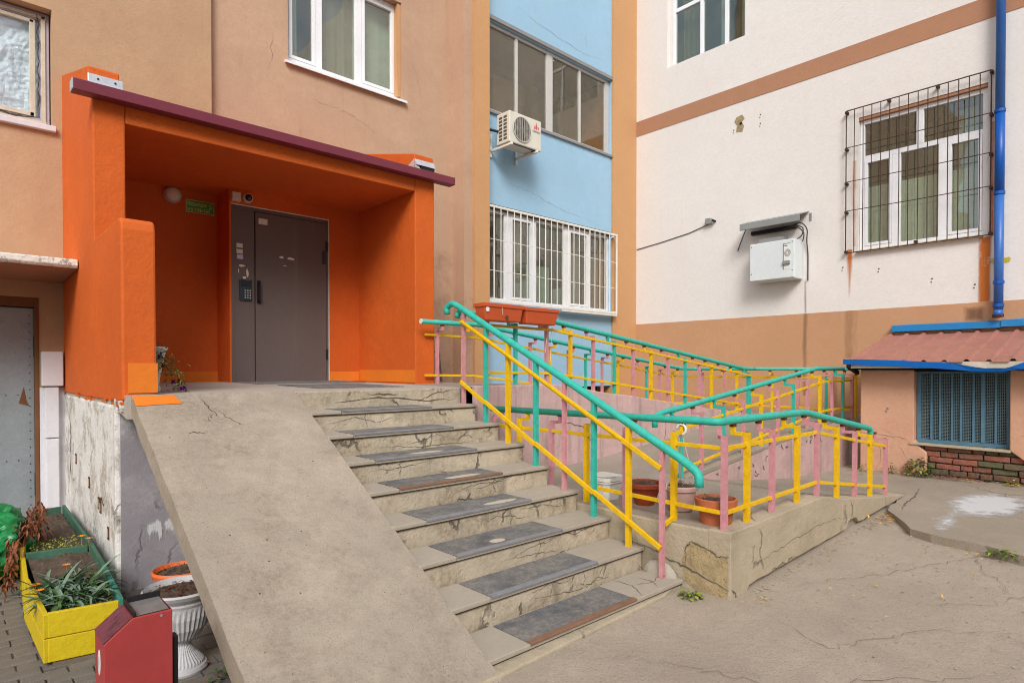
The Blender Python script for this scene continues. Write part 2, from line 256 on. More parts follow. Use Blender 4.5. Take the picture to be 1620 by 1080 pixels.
# ------------------------------------------------------------------ mesh builder
class MB:
    def __init__(s): s.v = []; s.f = []
    def add(s, vs, fs):
        o = len(s.v); s.v += [tuple(v) for v in vs]; s.f += [tuple(o+i for i in f) for f in fs]; return s
    def box(s, x0, x1, y0, y1, z0, z1, R=None):
        vs = [Vector((x, y, z)) for x in (x0, x1) for y in (y0, y1) for z in (z0, z1)]
        if R: vs = [R @ v for v in vs]
        return s.add(vs, [(0, 1, 3, 2), (4, 6, 7, 5), (0, 4, 5, 1), (2, 3, 7, 6), (0, 2, 6, 4), (1, 5, 7, 3)])
    def beam(s, a, b, w, h, up=(0, 0, 1)):
        a = Vector(a); b = Vector(b); d = (b-a).normalized(); u = Vector(up)
        if abs(d.dot(u)) > .99: u = Vector((0, 1, 0))
        r = d.cross(u).normalized(); u = r.cross(d)
        vs = [p + r*i*w/2 + u*j*h/2 for p in (a, b) for i in (-1, 1) for j in (-1, 1)]
        return s.add(vs, [(0, 1, 3, 2), (4, 6, 7, 5), (0, 4, 5, 1), (2, 3, 7, 6), (0, 2, 6, 4), (1, 5, 7, 3)])
    def tube(s, pts, r, n=10, cap=True):
        pts = [Vector(p) for p in pts]; rs = r if isinstance(r, (list, tuple)) else [r]*len(pts)
        o = len(s.v); prev = None
        for i, p in enumerate(pts):
            t = ((pts[min(i+1, len(pts)-1)] - pts[max(i-1, 0)])).normalized()
            if prev is None:
                a = Vector((0, 0, 1)) if abs(t.z) < .9 else Vector((1, 0, 0)); u = t.cross(a).normalized()
            else: u = (prev - t*prev.dot(t)).normalized()
            prev = u; w = t.cross(u)
            for k in range(n):
                an = 2*PI*k/n; s.v.append(tuple(p + (u*math.cos(an) + w*math.sin(an))*rs[i]))
        for i in range(len(pts)-1):
            for k in range(n):
                a = o+i*n+k; b = o+i*n+(k+1) % n; s.f.append((a, b, b+n, a+n))
        if cap: s.f.append(tuple(o+k for k in range(n))[::-1]); s.f.append(tuple(o+(len(pts)-1)*n+k for k in range(n)))
        return s
    def prism(s, poly, axis, v0, v1):
        """poly in the two other axes; extruded along axis"""
        def P(a, b, c):
            return {'X': (c, a, b), 'Y': (a, c, b), 'Z': (a, b, c)}[axis]
        n = len(poly); vs = [P(a, b, v0) for a, b in poly] + [P(a, b, v1) for a, b in poly]
        return s.add(vs, [tuple(range(n))[::-1], tuple(range(n, 2*n))] + [(i, (i+1) % n, n+(i+1) % n, n+i) for i in range(n)])
    def lathe(s, prof, c, n=28, flute=0, fr=(0, 1e9), sx=1, sy=1):
        o = len(s.v); c = Vector(c)
        for r, z in prof:
            for k in range(n):
                a = 2*PI*k/n; rr = r*(1 + (flute*math.cos(a*n/2) if fr[0] <= z <= fr[1] else 0)); s.v.append((c.x+rr*math.cos(a)*sx, c.y+rr*math.sin(a)*sy, c.z+z))
        for i in range(len(prof)-1):
            for k in range(n):
                a = o+i*n+k; b = o+i*n+(k+1) % n; s.f.append((a, b, b+n, a+n))
        return s
    def disc(s, c, r, n=24, z=0, sx=1, sy=1):
        return s.add([(c[0]+r*sx*math.cos(2*PI*k/n), c[1]+r*sy*math.sin(2*PI*k/n), c[2]+z) for k in range(n)], [tuple(range(n))])
    def grid(s, fn, nu, nv):
        o = len(s.v); s.v += [tuple(fn(i/nu, j/nv)) for j in range(nv+1) for i in range(nu+1)]
        s.f += [(o+j*(nu+1)+i, o+j*(nu+1)+i+1, o+(j+1)*(nu+1)+i+1, o+(j+1)*(nu+1)+i) for j in range(nv) for i in range(nu)]
        return s
    def build(s, name, m, parent=None, bevel=0, smooth=False, kind=None, label=None, weights=None, fix=True):
        me = bpy.data.meshes.new(name); me.from_pydata(s.v, [], s.f)
        if fix:
            b = bmesh.new(); b.from_mesh(me); bmesh.ops.recalc_face_normals(b, faces=b.faces); b.to_mesh(me); b.free()
        if m: me.materials.append(MATS[m])
        if smooth: me.polygons.foreach_set('use_smooth', [True]*len(me.polygons))
        if weights is not None:
            at = me.attributes.new('w', 'FLOAT', 'POINT'); at.data.foreach_set('value', weights)
        o = bpy.data.objects.new(name, me); COL.objects.link(o)
        if parent: attach(o, parent)
        if bevel:
            md = o.modifiers.new('bevel', 'BEVEL'); md.width = bevel; md.segments = 2; md.limit_method = 'ANGLE'; md.angle_limit = .6
        if kind: o['kind'] = kind
        if label: o['label'] = label
        return o
def wmat(o):
    m = Matrix.Translation(o.location) @ o.rotation_euler.to_matrix().to_4x4()
    return (wmat(o.parent) @ o.matrix_parent_inverse @ m) if o.parent else m
def attach(o, p):
    o.parent = p; o.matrix_parent_inverse = wmat(p).inverted()
def thing(name, label, cat, loc=(0, 0, 0), group=None):
    o = bpy.data.objects.new(name, None); COL.objects.link(o); o.location = loc; o.empty_display_size = .2
    o['label'] = label; o['category'] = cat
    if group: o['group'] = group
    return o
def tag(o, label, cat, group=None):
    o['label'] = label; o['category'] = cat
    if group: o['group'] = group
    return o
def poly_round(pts, r=.03, n=4):
    """round the corners of a polyline"""
    P = [Vector(p) for p in pts]; out = [P[0]]
    for i in range(1, len(P)-1):
        a, b, c = P[i-1], P[i], P[i+1]; ra = min(r, (b-a).length*.45, (c-b).length*.45)
        p0 = b + (a-b).normalized()*ra; p1 = b + (c-b).normalized()*ra
        for k in range(n+1):
            t = k/n; out.append(p0*(1-t)**2 + b*2*t*(1-t) + p1*t*t)
    out.append(P[-1]); return out
def wall(m, axis, c, u0, u1, z0, z1, holes=(), reveal=.2, thick=.3, sides=True):
    """wall face on plane axis=c (solid side towards +axis) with rectangular openings and their reveals"""
    def P(u, z, d=0): return (u, c+d, z) if axis == 'Y' else (c+d, u, z)
    us = sorted({u0, u1, *[h[0] for h in holes], *[h[1] for h in holes]}); zs = sorted({z0, z1, *[h[2] for h in holes], *[h[3] for h in holes]})
    for a, b in zip(us, us[1:]):
        for e, f in zip(zs, zs[1:]):
            if any(h[0] <= a and b <= h[1] and h[2] <= e and f <= h[3] for h in holes): continue
            m.add([P(a, e), P(b, e), P(b, f), P(a, f)], [(0, 1, 2, 3)])
    for h in holes:
        q = [(h[0], h[2]), (h[1], h[2]), (h[1], h[3]), (h[0], h[3])]
        for i in range(4):
            a, b = q[i], q[(i+1) % 4]; m.add([P(*a), P(*b), P(*b, reveal), P(*a, reveal)], [(0, 1, 2, 3)])
    if sides:
        q = [(u0, z0), (u1, z0), (u1, z1), (u0, z1)]
        for i in range(4):
            a, b = q[i], q[(i+1) % 4]; m.add([P(*a), P(*b), P(*b, thick), P(*a, thick)], [(0, 1, 2, 3)])
    return m
def wbuild(m, name, mt, parent, **k):
    o = m.build(name, mt, parent, fix=False, **k)
    b = bmesh.new(); b.from_mesh(o.data); bmesh.ops.remove_doubles(b, verts=b.verts, dist=1e-4); bmesh.ops.recalc_face_normals(b, faces=b.faces); b.to_mesh(o.data); b.free()
    return o
def AX(axis, c):
    """frame on a facade: function (u, z, d) -> point, d = distance in front of plane"""
    return (lambda u, z, d=0: Vector((u, c-d, z))) if axis == 'Y' else (lambda u, z, d=0: Vector((c-d, u, z)))
def pbox(m, P, u0, u1, z0, z1, d0, d1):
    vs = [P(u, z, d) for u in (u0, u1) for z in (z0, z1) for d in (d0, d1)]
    return m.add(vs, [(0, 1, 3, 2), (4, 6, 7, 5), (0, 4, 5, 1), (2, 3, 7, 6), (0, 2, 6, 4), (1, 5, 7, 3)])
def ribbon(m, P, pts, w, d=.003, seed=0, jit=0, sub=1, taper=True):
    """thin flat stroke (crack, chalk line) lying d in front of a surface"""
    r = random.Random(seed); q = []
    for i in range(len(pts)-1):
        (a, b), (c, e) = pts[i], pts[i+1]
        for k in range(sub):
            t = k/sub; q.append((a+(c-a)*t + r.uniform(-jit, jit)*(k > 0), b+(e-b)*t + r.uniform(-jit, jit)*(k > 0)))
    q.append(pts[-1]); n = len(q); vs = []; fs = []
    for i, (a, b) in enumerate(q):
        c, e = q[min(i+1, n-1)]; g, h = q[max(i-1, 0)]; dx, dy = c-g, e-h; l = math.hypot(dx, dy) or 1
        ww = w*(.5 + r.random())*(min(1, .25+2.2*min(i, n-1-i)/n) if taper else 1)/2
        vs += [P(a-dy/l*ww, b+dx/l*ww, d), P(a+dy/l*ww, b-dx/l*ww, d)]
        if i: fs.append((2*i-2, 2*i-1, 2*i+1, 2*i))
    m.add(vs, fs); return q
def patch(P, u0, u1, z0, z1, name, mt, parent, d=.004, n=14, edge=.35, kind='stuff', shape=None, pw=1.0):
    """decal sheet whose weight falls off to its edge so that its outline is ragged"""
    m = MB(); m.grid(lambda a, b: P(u0+(u1-u0)*a, z0+(z1-z0)*b, d), n, n)
    w = []
    for j in range(n+1):
        for i in range(n+1):
            a, b = i/n, j/n
            if shape: v = shape(a, b)
            else: v = min(1, min(a, 1-a, b, 1-b)/edge)
            w.append((v-.5)*pw + .5 if v > 0 else -.6)
    o = m.build(name, mt, parent, weights=w, fix=False)
    if kind: o['kind'] = kind
    return o
def text(s, size, org, right, up, mt, name, parent, extrude=.001, sx=1, label=None, align='LEFT'):
    cu = bpy.data.curves.new(name, 'FONT'); cu.body = s; cu.size = size; cu.extrude = extrude; cu.align_x = align
    o = bpy.data.objects.new(name, cu); COL.objects.link(o)
    dg = bpy.context.evaluated_depsgraph_get(); me = bpy.data.meshes.new_from_object(o.evaluated_get(dg))
    bpy.data.objects.remove(o); r = Vector(right).normalized()*sx; u = Vector(up).normalized(); n = r.cross(u).normalized()
    M = Matrix(((r.x, u.x, n.x, org[0]), (r.y, u.y, n.y, org[1]), (r.z, u.z, n.z, org[2]), (0, 0, 0, 1)))
    me.transform(M); me.materials.clear(); me.materials.append(MATS[mt]); me.name = name
    o = bpy.data.objects.new(name, me); COL.objects.link(o)
    if parent: attach(o, parent)
    if label: o['label'] = label
    return o
def struct(o): o['kind'] = 'structure'; return o
# ------------------------------------------------------------------ ground
TOPZ = 14.0
m = MB(); m.grid(lambda a, b: (-90+180*a, -90+180*b, -.16), 2, 2); struct(m.build('ground', 'ground asphalt'))
def gz(x): return 0 if x < 3.6 else min(.035*(x-3.6), .1)
m = MB(); nx, ny = 60, 60
def yard(a, b):
    x = 1.35 + 8.9*a; y = -8 + 15.4*b
    return (x, y, gz(x) + .008*noise.noise(Vector((x*.8, y*.8, 0))) + .003*noise.noise(Vector((x*4, y*4, 3))))
m.grid(yard, nx, ny); m.box(1.35, 1.6, -8, 7.4, -.2, -.012)
yard_o = struct(m.build('concrete_yard', 'yard concrete', fix=False))
PG = lambda u, v, d=0: Vector((u, v, gz(u) + d + .006))
m = MB()
for k, pts in enumerate(([(4.0, 1.72), (4.5, 1.42), (5.3, 1.05), (6.1, .66), (7.0, .3)], [(2.45, 1.9), (2.7, 1.35), (2.9, .7), (3.0, 0)], [(3.55, 1.75), (3.3, 1.2), (3.9, .9), (4.3, .4)],
                         [(5.9, 1.2), (5.2, .9), (4.7, .62)], [(4.2, 1.1), (4.5, .75), (5.1, .5)], [(2.3, 1.15), (3.0, 1.0), (3.6, .55)])):
    ribbon(m, PG, pts, .003 if k else .004, d=.001, seed=k, jit=.03, sub=14)
m.build('crack', 'yard crack', yard_o, kind='stuff', fix=False)
# raised slab by the annex, broken front edge
slab = [(8.72, 2.8), (7.8, 3.1), (7.2, 3.1), (7.3, 1.95), (6.9, 1.88), (6.35, 1.8), (6.05, 1.62), (5.75, 1.47), (5.66, 1.3), (5.62, 1.12), (5.6, .95), (5.52, .8), (5.4, .5), (5.3, .1), (5.1, -.6), (5.0, -1.6), (4.9, -3), (10.2, -3), (10.2, 2.8)]
q = []; r = random.Random(3)
for i in range(len(slab)):
    a, b = slab[i], slab[(i+1) % len(slab)]; l = math.dist(a, b); n = max(1, int(l/.12)) if 2 < i < 15 else 1
    for k in range(n):
        t = k/n; q.append((a[0]+(b[0]-a[0])*t + r.uniform(-.02, .02)*(k > 0), a[1]+(b[1]-a[1])*t + r.uniform(-.02, .02)*(k > 0)))
m = MB(); m.prism(q, 'Z', .0, .135); slab_o = struct(m.build('raised_slab', 'slab concrete'))
PS = lambda u, v, d=0: Vector((u, v, .135 + d))
m = MB()
ribbon(m, PS, [(7.75, 1.9), (7.2, 1.8), (6.8, 1.78), (6.5, 1.72)], .010, seed=4, jit=.014, sub=14); ribbon(m, PS, [(7.3, 1.1), (6.9, .7), (6.2, .5)], .004, seed=5, jit=.03, sub=8)
m.build('crack', 'crack and shadow dark', slab_o, kind='stuff', fix=False)
def spill(a, b):
    x = 5.55+2.6*a; y = .85+1.0*b
    e = max(0, 1-((x-7.3)/.95)**2 - ((y-1.22)/.40)**2)*.95; t = max(0, 1-abs((y-1.33) - (x-6.2)*.05)/.2)*max(0, min(1, (x-5.6)/.3))*max(0, min(1, (7.3-x)/.5))*.62
    return max(e, t)*1.0 - .02 + .12*noise.noise(Vector((x*5, y*9, 0)))
patch(PS, 5.55, 8.15, .85, 1.85, 'paint_spill', 'white spill', slab_o, n=40, shape=spill, pw=.9)
# ------------------------------------------------------------------ paved walk on the left
pv = thing_walk = bpy.data.objects.new('paved_walk', None); COL.objects.link(pv); struct(pv)
m = MB(); m.box(-6, 1.4, -4, 7.5, -.17, -.14); m.build('sand_bed', 'joint sand', pv)
pavers = []; r = random.Random(11)
def pav_mesh(k):
    b = MB(); w, l, h = .094, .192, .05; rr = random.Random(k)
    b.box(-l/2, l/2, -w/2, w/2, -h, 0); b.v = [(x+rr.uniform(-.003, .003), y+rr.uniform(-.003, .003), z) for x, y, z in b.v]
    o = b.build('paver', 'paver', pv, bevel=.006); return o
protos = [pav_mesh(k) for k in range(5)]; used = [False]*5; cnt = 0; restm = MB()
for j in range(-12, 62):
    y = 1.2 + j*.1
    if y > 7.4: break
    for i in range(-14, 8):
        x = .05 + i*.2 + (.1 if j % 2 else 0); near = .0 <= x <= .95 and 2.5 <= y <= 7.0
        dz = r.uniform(-.004, .004) + .012*noise.noise(Vector((x*2, y*2, 0)))
        if near and cnt < 290 and not (x > .8 and y > 5.0) and not (x > .42 and 3.9 < y < 7.3):
            k = r.randrange(5)
            if not used[k]: o = protos[k]; used[k] = True
            else: o = protos[k].copy(); COL.objects.link(o)
            o.location = (x, y, -.128+dz); o.rotation_euler = (r.uniform(-.01, .01), r.uniform(-.01, .01), r.uniform(-.03, .03)); cnt += 1
        elif x < 1.3: restm.box(x-.096, x+.096, y-.047, y+.047, -.17, -.128+dz)
restm.build('paver', 'paver', pv, kind='stuff')
# ------------------------------------------------------------------ main apartment building
apt = thing('apartment_building', 'apartment block with beige plaster wall, blue loggia bay and ochre pilasters behind the entrance', 'apartment building', (4, 7.6, 0))
YL, YM, YB, XB = 7.5, 7.58, 7.45, 10.2
m = MB(); wall(m, 'Y', YL, -18, 2.24, -.2, TOPZ, [(-.63, .775, 3.79, 4.94), (-.6, .65, -.14, 2.12)], reveal=.16); wbuild(m, 'wall', 'beige plaster light', apt)
m = MB(); wall(m, 'Y', YM, 2.242, 5.73, -.2, TOPZ, [(3.16, 4.82, 5.28, 6.66)], reveal=.14); wbuild(m, 'wall', 'beige plaster pinkish', apt)
m = MB(); m.box(5.73, 5.96, 7.30, 8.2, -.2, TOPZ); m.build('pilaster', 'beige plaster pinkish', apt)
m = MB(); m.box(5.90, 6.20, 7.25, 8.2, -.2, TOPZ-.01); m.build('pilaster', 'ochre plaster', apt)
m = MB(); m.box(9.46, 10.4, 7.40, 8.2, -.2, TOPZ-.02); m.build('pilaster', 'ochre plaster', apt)
m = MB(); wall(m, 'Y', YB, 6.2, 9.47, 1.11, TOPZ-.03, [(6.22, 9.45, 2.52, 4.03), (6.22, 9.45, 5.54, 6.98)], reveal=.10); wbuild(m, 'wall', 'blue plaster', apt)
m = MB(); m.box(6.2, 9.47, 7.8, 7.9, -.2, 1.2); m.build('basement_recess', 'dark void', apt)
m = MB(); m.box(-7, 10.4, 9.3, 9.6, -.2, TOPZ-.05); m.box(-7, 10.4, 8.2, 9.3, TOPZ-.3, TOPZ-.05); m.build('back_wall', 'room wall', apt)
PA = AX('Y', YB)
# mouldings and cracks on the blue bay
m = MB(); pbox(m, PA, 6.205, 9.455, 6.98, 7.04, 0, .035); pbox(m, PA, 6.205, 9.455, 5.50, 5.54, .0, .04); m.build('ledge', 'grey sheet', apt)
m = MB(); pbox(m, PA, 6.205, 9.45, 4.0, 4.06, -.06, .015); m.build('ledge', 'crack and shadow dark', apt)
m = MB()
for k, pts in enumerate(([(6.6, 4.47), (7.3, 4.42), (7.9, 4.28), (8.6, 4.20), (9.4, 4.12)], [(6.9, 7.42), (7.6, 7.30), (8.4, 7.22), (9.3, 7.26)], [(8.7, 7.6), (8.7, 7.3)])):
    ribbon(m, PA, pts, .003, seed=k+20, jit=.02, sub=8)
m.build('crack', 'crack and shadow dark', apt, kind='stuff', fix=False)
PM = AX('Y', YM); m = MB()
for k, pts in enumerate(([(3.5, 4.9), (4.0, 4.85), (4.4, 4.7)], [(5.0, 6.0), (5.1, 5.6), (5.25, 5.1)], [(3.0, 5.6), (2.9, 5.0)])):
    ribbon(m, PM, pts, .003, seed=k+30, jit=.03, sub=8)
m.build('crack', 'wall crack', apt, kind='stuff', fix=False)
patch(AX('Y', 7.30), 5.75, 5.9, 1.3, 2.6, 'stain', 'dirt shade', apt, n=14, shape=lambda a, b: .5)
patch(PM, 4.9, 5.72, 1.3, 4.3, 'stain', 'dirt shade', apt, n=14, shape=lambda a, b: .42*min(1, 3*a)*min(1, 3*(1-b)))

def frame_window(parent, axis, c, u0, u1, z0, z1, posts, fm='white pvc', gm='window glass', w=.055, dep=.07, sashes=True, transom=None, room=None, name='window', lowdiv=None):
    """glazed frame: outer frame (part) with mullions and panes (sub-parts); c = plane of the frame's outer face"""
    P = AX(axis, c); m = MB()
    pbox(m, P, u0, u1, z0, z0+w, -dep, 0); pbox(m, P, u0, u1, z1-w, z1, -dep, 0); pbox(m, P, u0, u0+w, z0+w, z1-w, -dep, 0); pbox(m, P, u1-w, u1, z0+w, z1-w, -dep, 0)
    f = m.build(name, fm, parent, bevel=.004)
    xs = [u0+w] + [p for p in posts] + [u1-w]
    cells = []
    zr = [(z0+w, z1-w, xs)]
    if transom:
        tz, tposts = transom; mm = MB(); pbox(mm, P, u0+w, u1-w, tz-.035, tz+.035, -dep+.004, -.004); mm.build('transom', fm, f, bevel=.004)
        zr = [(z0+w, tz-.035, xs), (tz+.035, z1-w, [u0+w]+list(tposts)+[u1-w])]
    for a, b, px in zr:
        for p in px[1:-1]:
            pp, ww = p if isinstance(p, tuple) else (p, w*1.1)
            mm = MB(); pbox(mm, P, pp-ww/2, pp+ww/2, a, b, -dep+.003, -.003); mm.build('mullion', fm, f, bevel=.004)
        ps = [(p if isinstance(p, tuple) else (p, w*1.1 if 0 < i < len(px)-1 else 0)) for i, p in enumerate(px)]
        for i in range(len(ps)-1):
            a0 = ps[i][0]+ps[i][1]/2; a1 = ps[i+1][0]-ps[i+1][1]/2; cells.append((a0, a1, a, b))
    for k, (a0, a1, a, b) in enumerate(cells):
        sash = sashes is True or (isinstance(sashes, (set, list)) and k in sashes)
        if sash:
            s = .045; mm = MB(); pbox(mm, P, a0+.003, a1-.003, a+.003, a+s, -.05, .006); pbox(mm, P, a0+.003, a1-.003, b-s, b-.003, -.05, .006)
            pbox(mm, P, a0+.003, a0+s, a+s, b-s, -.05, .006); pbox(mm, P, a1-s, a1-.003, a+s, b-s, -.05, .006); mm.build('sash', fm, f, bevel=.003)
        mm = MB(); s = .042 if sash else -.006; pbox(mm, P, a0+s, a1-s, a+s, b-s, -.032, -.027); mm.build('pane', gm, f)
    if room:
        wallm, dpt = room; mm = MB(); q = [P(u0-.3, z0-.6, -dpt), P(u1+.3, z0-.6, -dpt), P(u1+.3, z1+.25, -dpt), P(u0-.3, z1+.25, -dpt)]
        g = [P(u0-.3, z0-.6, -.13), P(u1+.3, z0-.6, -.13), P(u1+.3, z1+.25, -.13), P(u0-.3, z1+.25, -.13)]
        mm.add(q+g, [(0, 1, 2, 3)] + [(i, (i+1) % 4, 4+(i+1) % 4, 4+i) for i in range(4)]); mm.build('interior', wallm, f, fix=False)
    return f, P
def curtain(f, P, u0, u1, z0, z1, mt, d=-.18, waves=6, amp=.03):
    amp *= .35
    m = MB(); m.grid(lambda a, b: P(u0+(u1-u0)*a, z0+(z1-z0)*b, d + amp*math.sin(a*waves*2*PI)+amp*.4*math.sin(a*waves*4.6*PI+b)), waves*10, 3); m.build('curtain', mt, f, smooth=True, fix=False)
# main window above the porch
f, P = frame_window(apt, 'Y', YM+.11, 3.165, 4.815, 5.33, 6.655, [(3.625, .09), (4.20, .10)], sashes={0, 2}, room=('room wall', 1.6))
curtain(f, P, 3.7, 4.2, 5.35, 6.6, 'taupe curtain', waves=3, amp=.02); curtain(f, P, 4.2, 4.8, 5.35, 6.6, 'pale curtain', waves=2, amp=.015)
curtain(f, P, 3.2, 3.4, 5.35, 6.6, 'pale curtain', waves=2, amp=.02)
m = MB(); m.add([(3.12, YM-.06, 5.265), (4.88, YM-.06, 5.265), (4.88, YM+.12, 5.325), (3.12, YM+.12, 5.325), (3.12, YM-.06, 5.235), (4.88, YM-.06, 5.235), (4.88, YM+.12, 5.295), (3.12, YM+.12, 5.295)],
                [(0, 1, 2, 3), (4, 5, 6, 7), (0, 1, 5, 4), (1, 2, 6, 5), (2, 3, 7, 6), (3, 0, 4, 7)]); m.build('sill', 'white pvc', f)
m = MB(); pbox(m, AX('Y', YM), 4.765, 4.818, 5.33, 6.655, -.105, -.02); m.build('reveal_strip', 'ochre plaster', f)
# small old window at the left with crumpled foil behind the glass
f, P = frame_window(apt, 'Y', YL+.12, -.62, .765, 3.82, 4.93, [(.0, .09)], fm='lilac frame', w=.075, gm='clear glass', sashes=False)
m = MB()
for u0, u1, z0, z1 in ((-.5, .645, 3.90, 3.94), (-.5, .645, 4.81, 4.845), (.61, .655, 3.9, 4.84), (.70, .735, 3.86, 4.9), (-.56, .74, 4.87, 4.90), (-.56, .74, 3.84, 3.87)):
    pbox(m, P, u0, u1, z0, z1, -.02, .012)
m.build('bead', 'cream frame', f, bevel=.004)
m = MB(); rr = random.Random(9)
for k in range(5):
    z = 4.0+k*.18; ribbon(m, lambda u, v, d=0: P(u, v, .014), [(.672+rr.uniform(-.006, .006), z), (.685, z+.09), (.668, z+.18)], .012, seed=k, jit=.004, sub=4)
for k in range(3): ribbon(m, lambda u, v, d=0: P(u, v, .014), [(-.3+k*.3, 3.89), (-.1+k*.3, 3.875), (.02+k*.3, 3.885)], .016, seed=k+8, jit=.004, sub=4)
m.build('peeling_paint', 'crack and shadow dark', f, kind='stuff', fix=False)
def crumple(a, b):
    u = -.6+1.3*a; z = 3.86+1.02*b; return P(u, z, -.075 + .03*noise.noise(Vector((u*6, z*6, 1))) + .03*abs(noise.noise(Vector((u*14, z*9, 5)))) + .012*noise.noise(Vector((u*30, z*30, 2))))
m = MB(); m.grid(crumple, 90, 70); m.build('foil_sheet', 'foil', f, fix=False)
m = MB(); pbox(m, AX('Y', YL), -.66, .80, 3.745, 3.80, -.10, .05); m.build('sill', 'white column paint', f, bevel=.006)
# loggia glazing, upper
f, P = frame_window(apt, 'Y', YB+.05, 6.225, 9.445, 5.55, 6.97, [(7.01, .05), (7.80, .15), (8.60, .05), (9.36, .07)], fm='aluminium', gm='loggia glass', w=.05, dep=.06, sashes=False, room=('room wall', 1.3), name='loggia_window')
m = MB(); pbox(m, P, 6.22, 9.44, 6.99, 7.1, -1.3, -.14); m.build('ceiling', 'taupe curtain', f)
curtain(f, P, 8.75, 9.4, 5.5, 6.7, 'olive room', d=-.7, waves=3); curtain(f, P, 6.3, 7.4, 5.5, 6.2, 'olive room', d=-.9, waves=3)
m = MB(); pbox(m, P, 7.0, 7.7, 5.5, 6.5, -1.2, -.6); pbox(m, P, 8.35, 8.5, 5.5, 6.9, -1.2, -1.0); m.build('cupboard', 'room wall', f)
# loggia glazing, lower
f, P = frame_window(apt, 'Y', YB+.05, 6.225, 9.445, 2.53, 4.0, [(6.80, .13), (7.42, .10), (8.24, .12), (8.87, .07)], fm='white pvc', gm='window glass', w=.05, dep=.06, sashes={1, 3}, room=('taupe curtain', 1.2), name='loggia_window')
m = MB(); pbox(m, P, 6.22, 9.44, 4.02, 4.12, -1.2, -.14); m.build('ceiling', 'pale curtain', f)
m = MB(); pbox(m, P, 7.6, 8.2, 2.5, 3.3, -1.1, -.4); pbox(m, P, 8.5, 8.8, 2.5, 2.95, -.6, -.3); m.build('cupboard', 'pale curtain', f)
m = MB(); m.lathe([(0, .18), (.1, .15), (.15, .05), (.13, -.1), (0, -.17)], (6.42, YB+.3, 2.95), n=12); m.build('blue_bag', 'blue flashing', f, smooth=True)
curtain(f, P, 6.9, 7.3, 2.6, 3.95, 'taupe curtain', waves=2, d=-.2); curtain(f, P, 8.3, 8.8, 2.6, 3.95, 'taupe curtain', waves=2, d=-.2)
# white bars in front of the lower loggia window
g = MB(); P = AX('Y', 7.30)
pbox(g, P, 6.16, 9.45, 3.965, 4.0, -.012, .012); pbox(g, P, 6.16, 9.45, 2.475, 2.515, -.012, .012); pbox(g, P, 9.42, 9.45, 2.515, 3.965, -.012, .012); pbox(g, P, 6.16, 6.19, 2.515, 3.965, -.012, .012)
pbox(g, P, 7.9, 9.45, 2.44, 2.475, -.12, .006); pbox(g, P, 9.42, 9.45, 2.50, 2.53, -.12, -.012); pbox(g, P, 9.42, 9.45, 3.95, 3.98, -.12, -.012)
gr = g.build('window_grille', 'aged white paint', apt, bevel=.003)
for k in range(21):
    u = 6.33 + k*.1445; m = MB(); m.tube([P(u, 2.515, .004), P(u, 3.965, .004)], .0075 if k % 4 else .011, 6); m.build('bar', 'aged white paint', gr)
for z in (2.98, 3.47):
    m = MB(); m.tube([P(6.19+i*.163, z+.004*math.sin(i*2.1)-.004*i*.15, -.008) for i in range(21)], .006, 6); m.build('bar', 'aged white paint', gr)
# unseen block behind the camera, added so that the panes have something to mirror
ob = thing('added_opposite_block', 'unseen pale six storey apartment block added behind the viewer for the panes to mirror', 'apartment building', (5, -24, -.16))
m = MB(); m.box(-30, 45, -36, -24, -.2, 18.4); m.build('wall', 'aged white paint', ob)
m = MB(); f2 = MB()
for i in range(24):
    for j in range(6):
        x = -28.5 + i*3.0; z = 1.2 + j*2.9; f2.box(x-.08, x+1.58, -23.99, -23.95, z-.08, z+1.48); m.box(x, x+1.5, -23.95, -23.93, z, z+1.4)
f2.build('window_frame', 'white pvc', ob, kind='stuff'); m.build('window_pane', 'camera black', ob, kind='stuff')
m = MB()
for j in range(6): m.box(-30, 45, -24, -23.96, .55+j*2.9, .60+j*2.9)
m.build('panel_joint', 'grey sheet', ob, kind='stuff')
# ------------------------------------------------------------------ white building on the right
wb = thing('white_building', 'white plastered building wall with brown band and brown plinth at the right', 'building', (XB, 3, 0))
m = MB(); wall(m, 'X', XB, -9, 7.42, -.2, TOPZ, [(1.745, 3.32, 3.21, 5.235), (5.13, 6.70, 7.2, 8.9)], reveal=.14); wbuild(m, 'wall', 'white plaster', wb)
PW = AX('X', XB)
m = MB(); pbox(m, PW, -9, 7.405, 6.075, 6.365, 0, .008); m.build('painted_band', 'brown band paint', wb)
m = MB(); pbox(m, PW, -9, 7.405, -.2, 2.325, 0, .008); m.build('plinth', 'plinth paint', wb)
m = MB(); m.box(XB+1.8, XB+2.1, -9, 7.4, -.2, TOPZ-.05); m.box(XB+.3, XB+1.8, -9, 7.4, TOPZ-.3, TOPZ-.05); m.build('back_wall', 'room wall', wb)
m = MB()
for k, pts in enumerate(([(6.6, 5.55), (6.3, 5.3), (6.1, 5.15)], [(6.3, 5.4), (5.6, 5.1), (4.6, 5.25)], [(3.9, 7.0), (3.3, 6.9), (2.6, 7.1)], [(2.6, 6.0), (2.3, 5.8), (2.0, 5.85)], [(6.9, 4.6), (6.5, 4.3)], [(4.4, 3.0), (4.2, 2.6)],
                         [(3.6, 4.3), (3.9, 4.2), (5.2, 4.1)], [(5.0, 8.2), (4.6, 7.9)], [(1.2, 4.5), (.9, 4.1), (1.0, 3.6)], [(6.9, 3.3), (6.0, 3.35), (5.4, 3.2)])):
    ribbon(m, PW, pts, .0035, seed=k+50, jit=.04, sub=8)
m.build('crack', 'grey patch', wb, kind='stuff', fix=False)
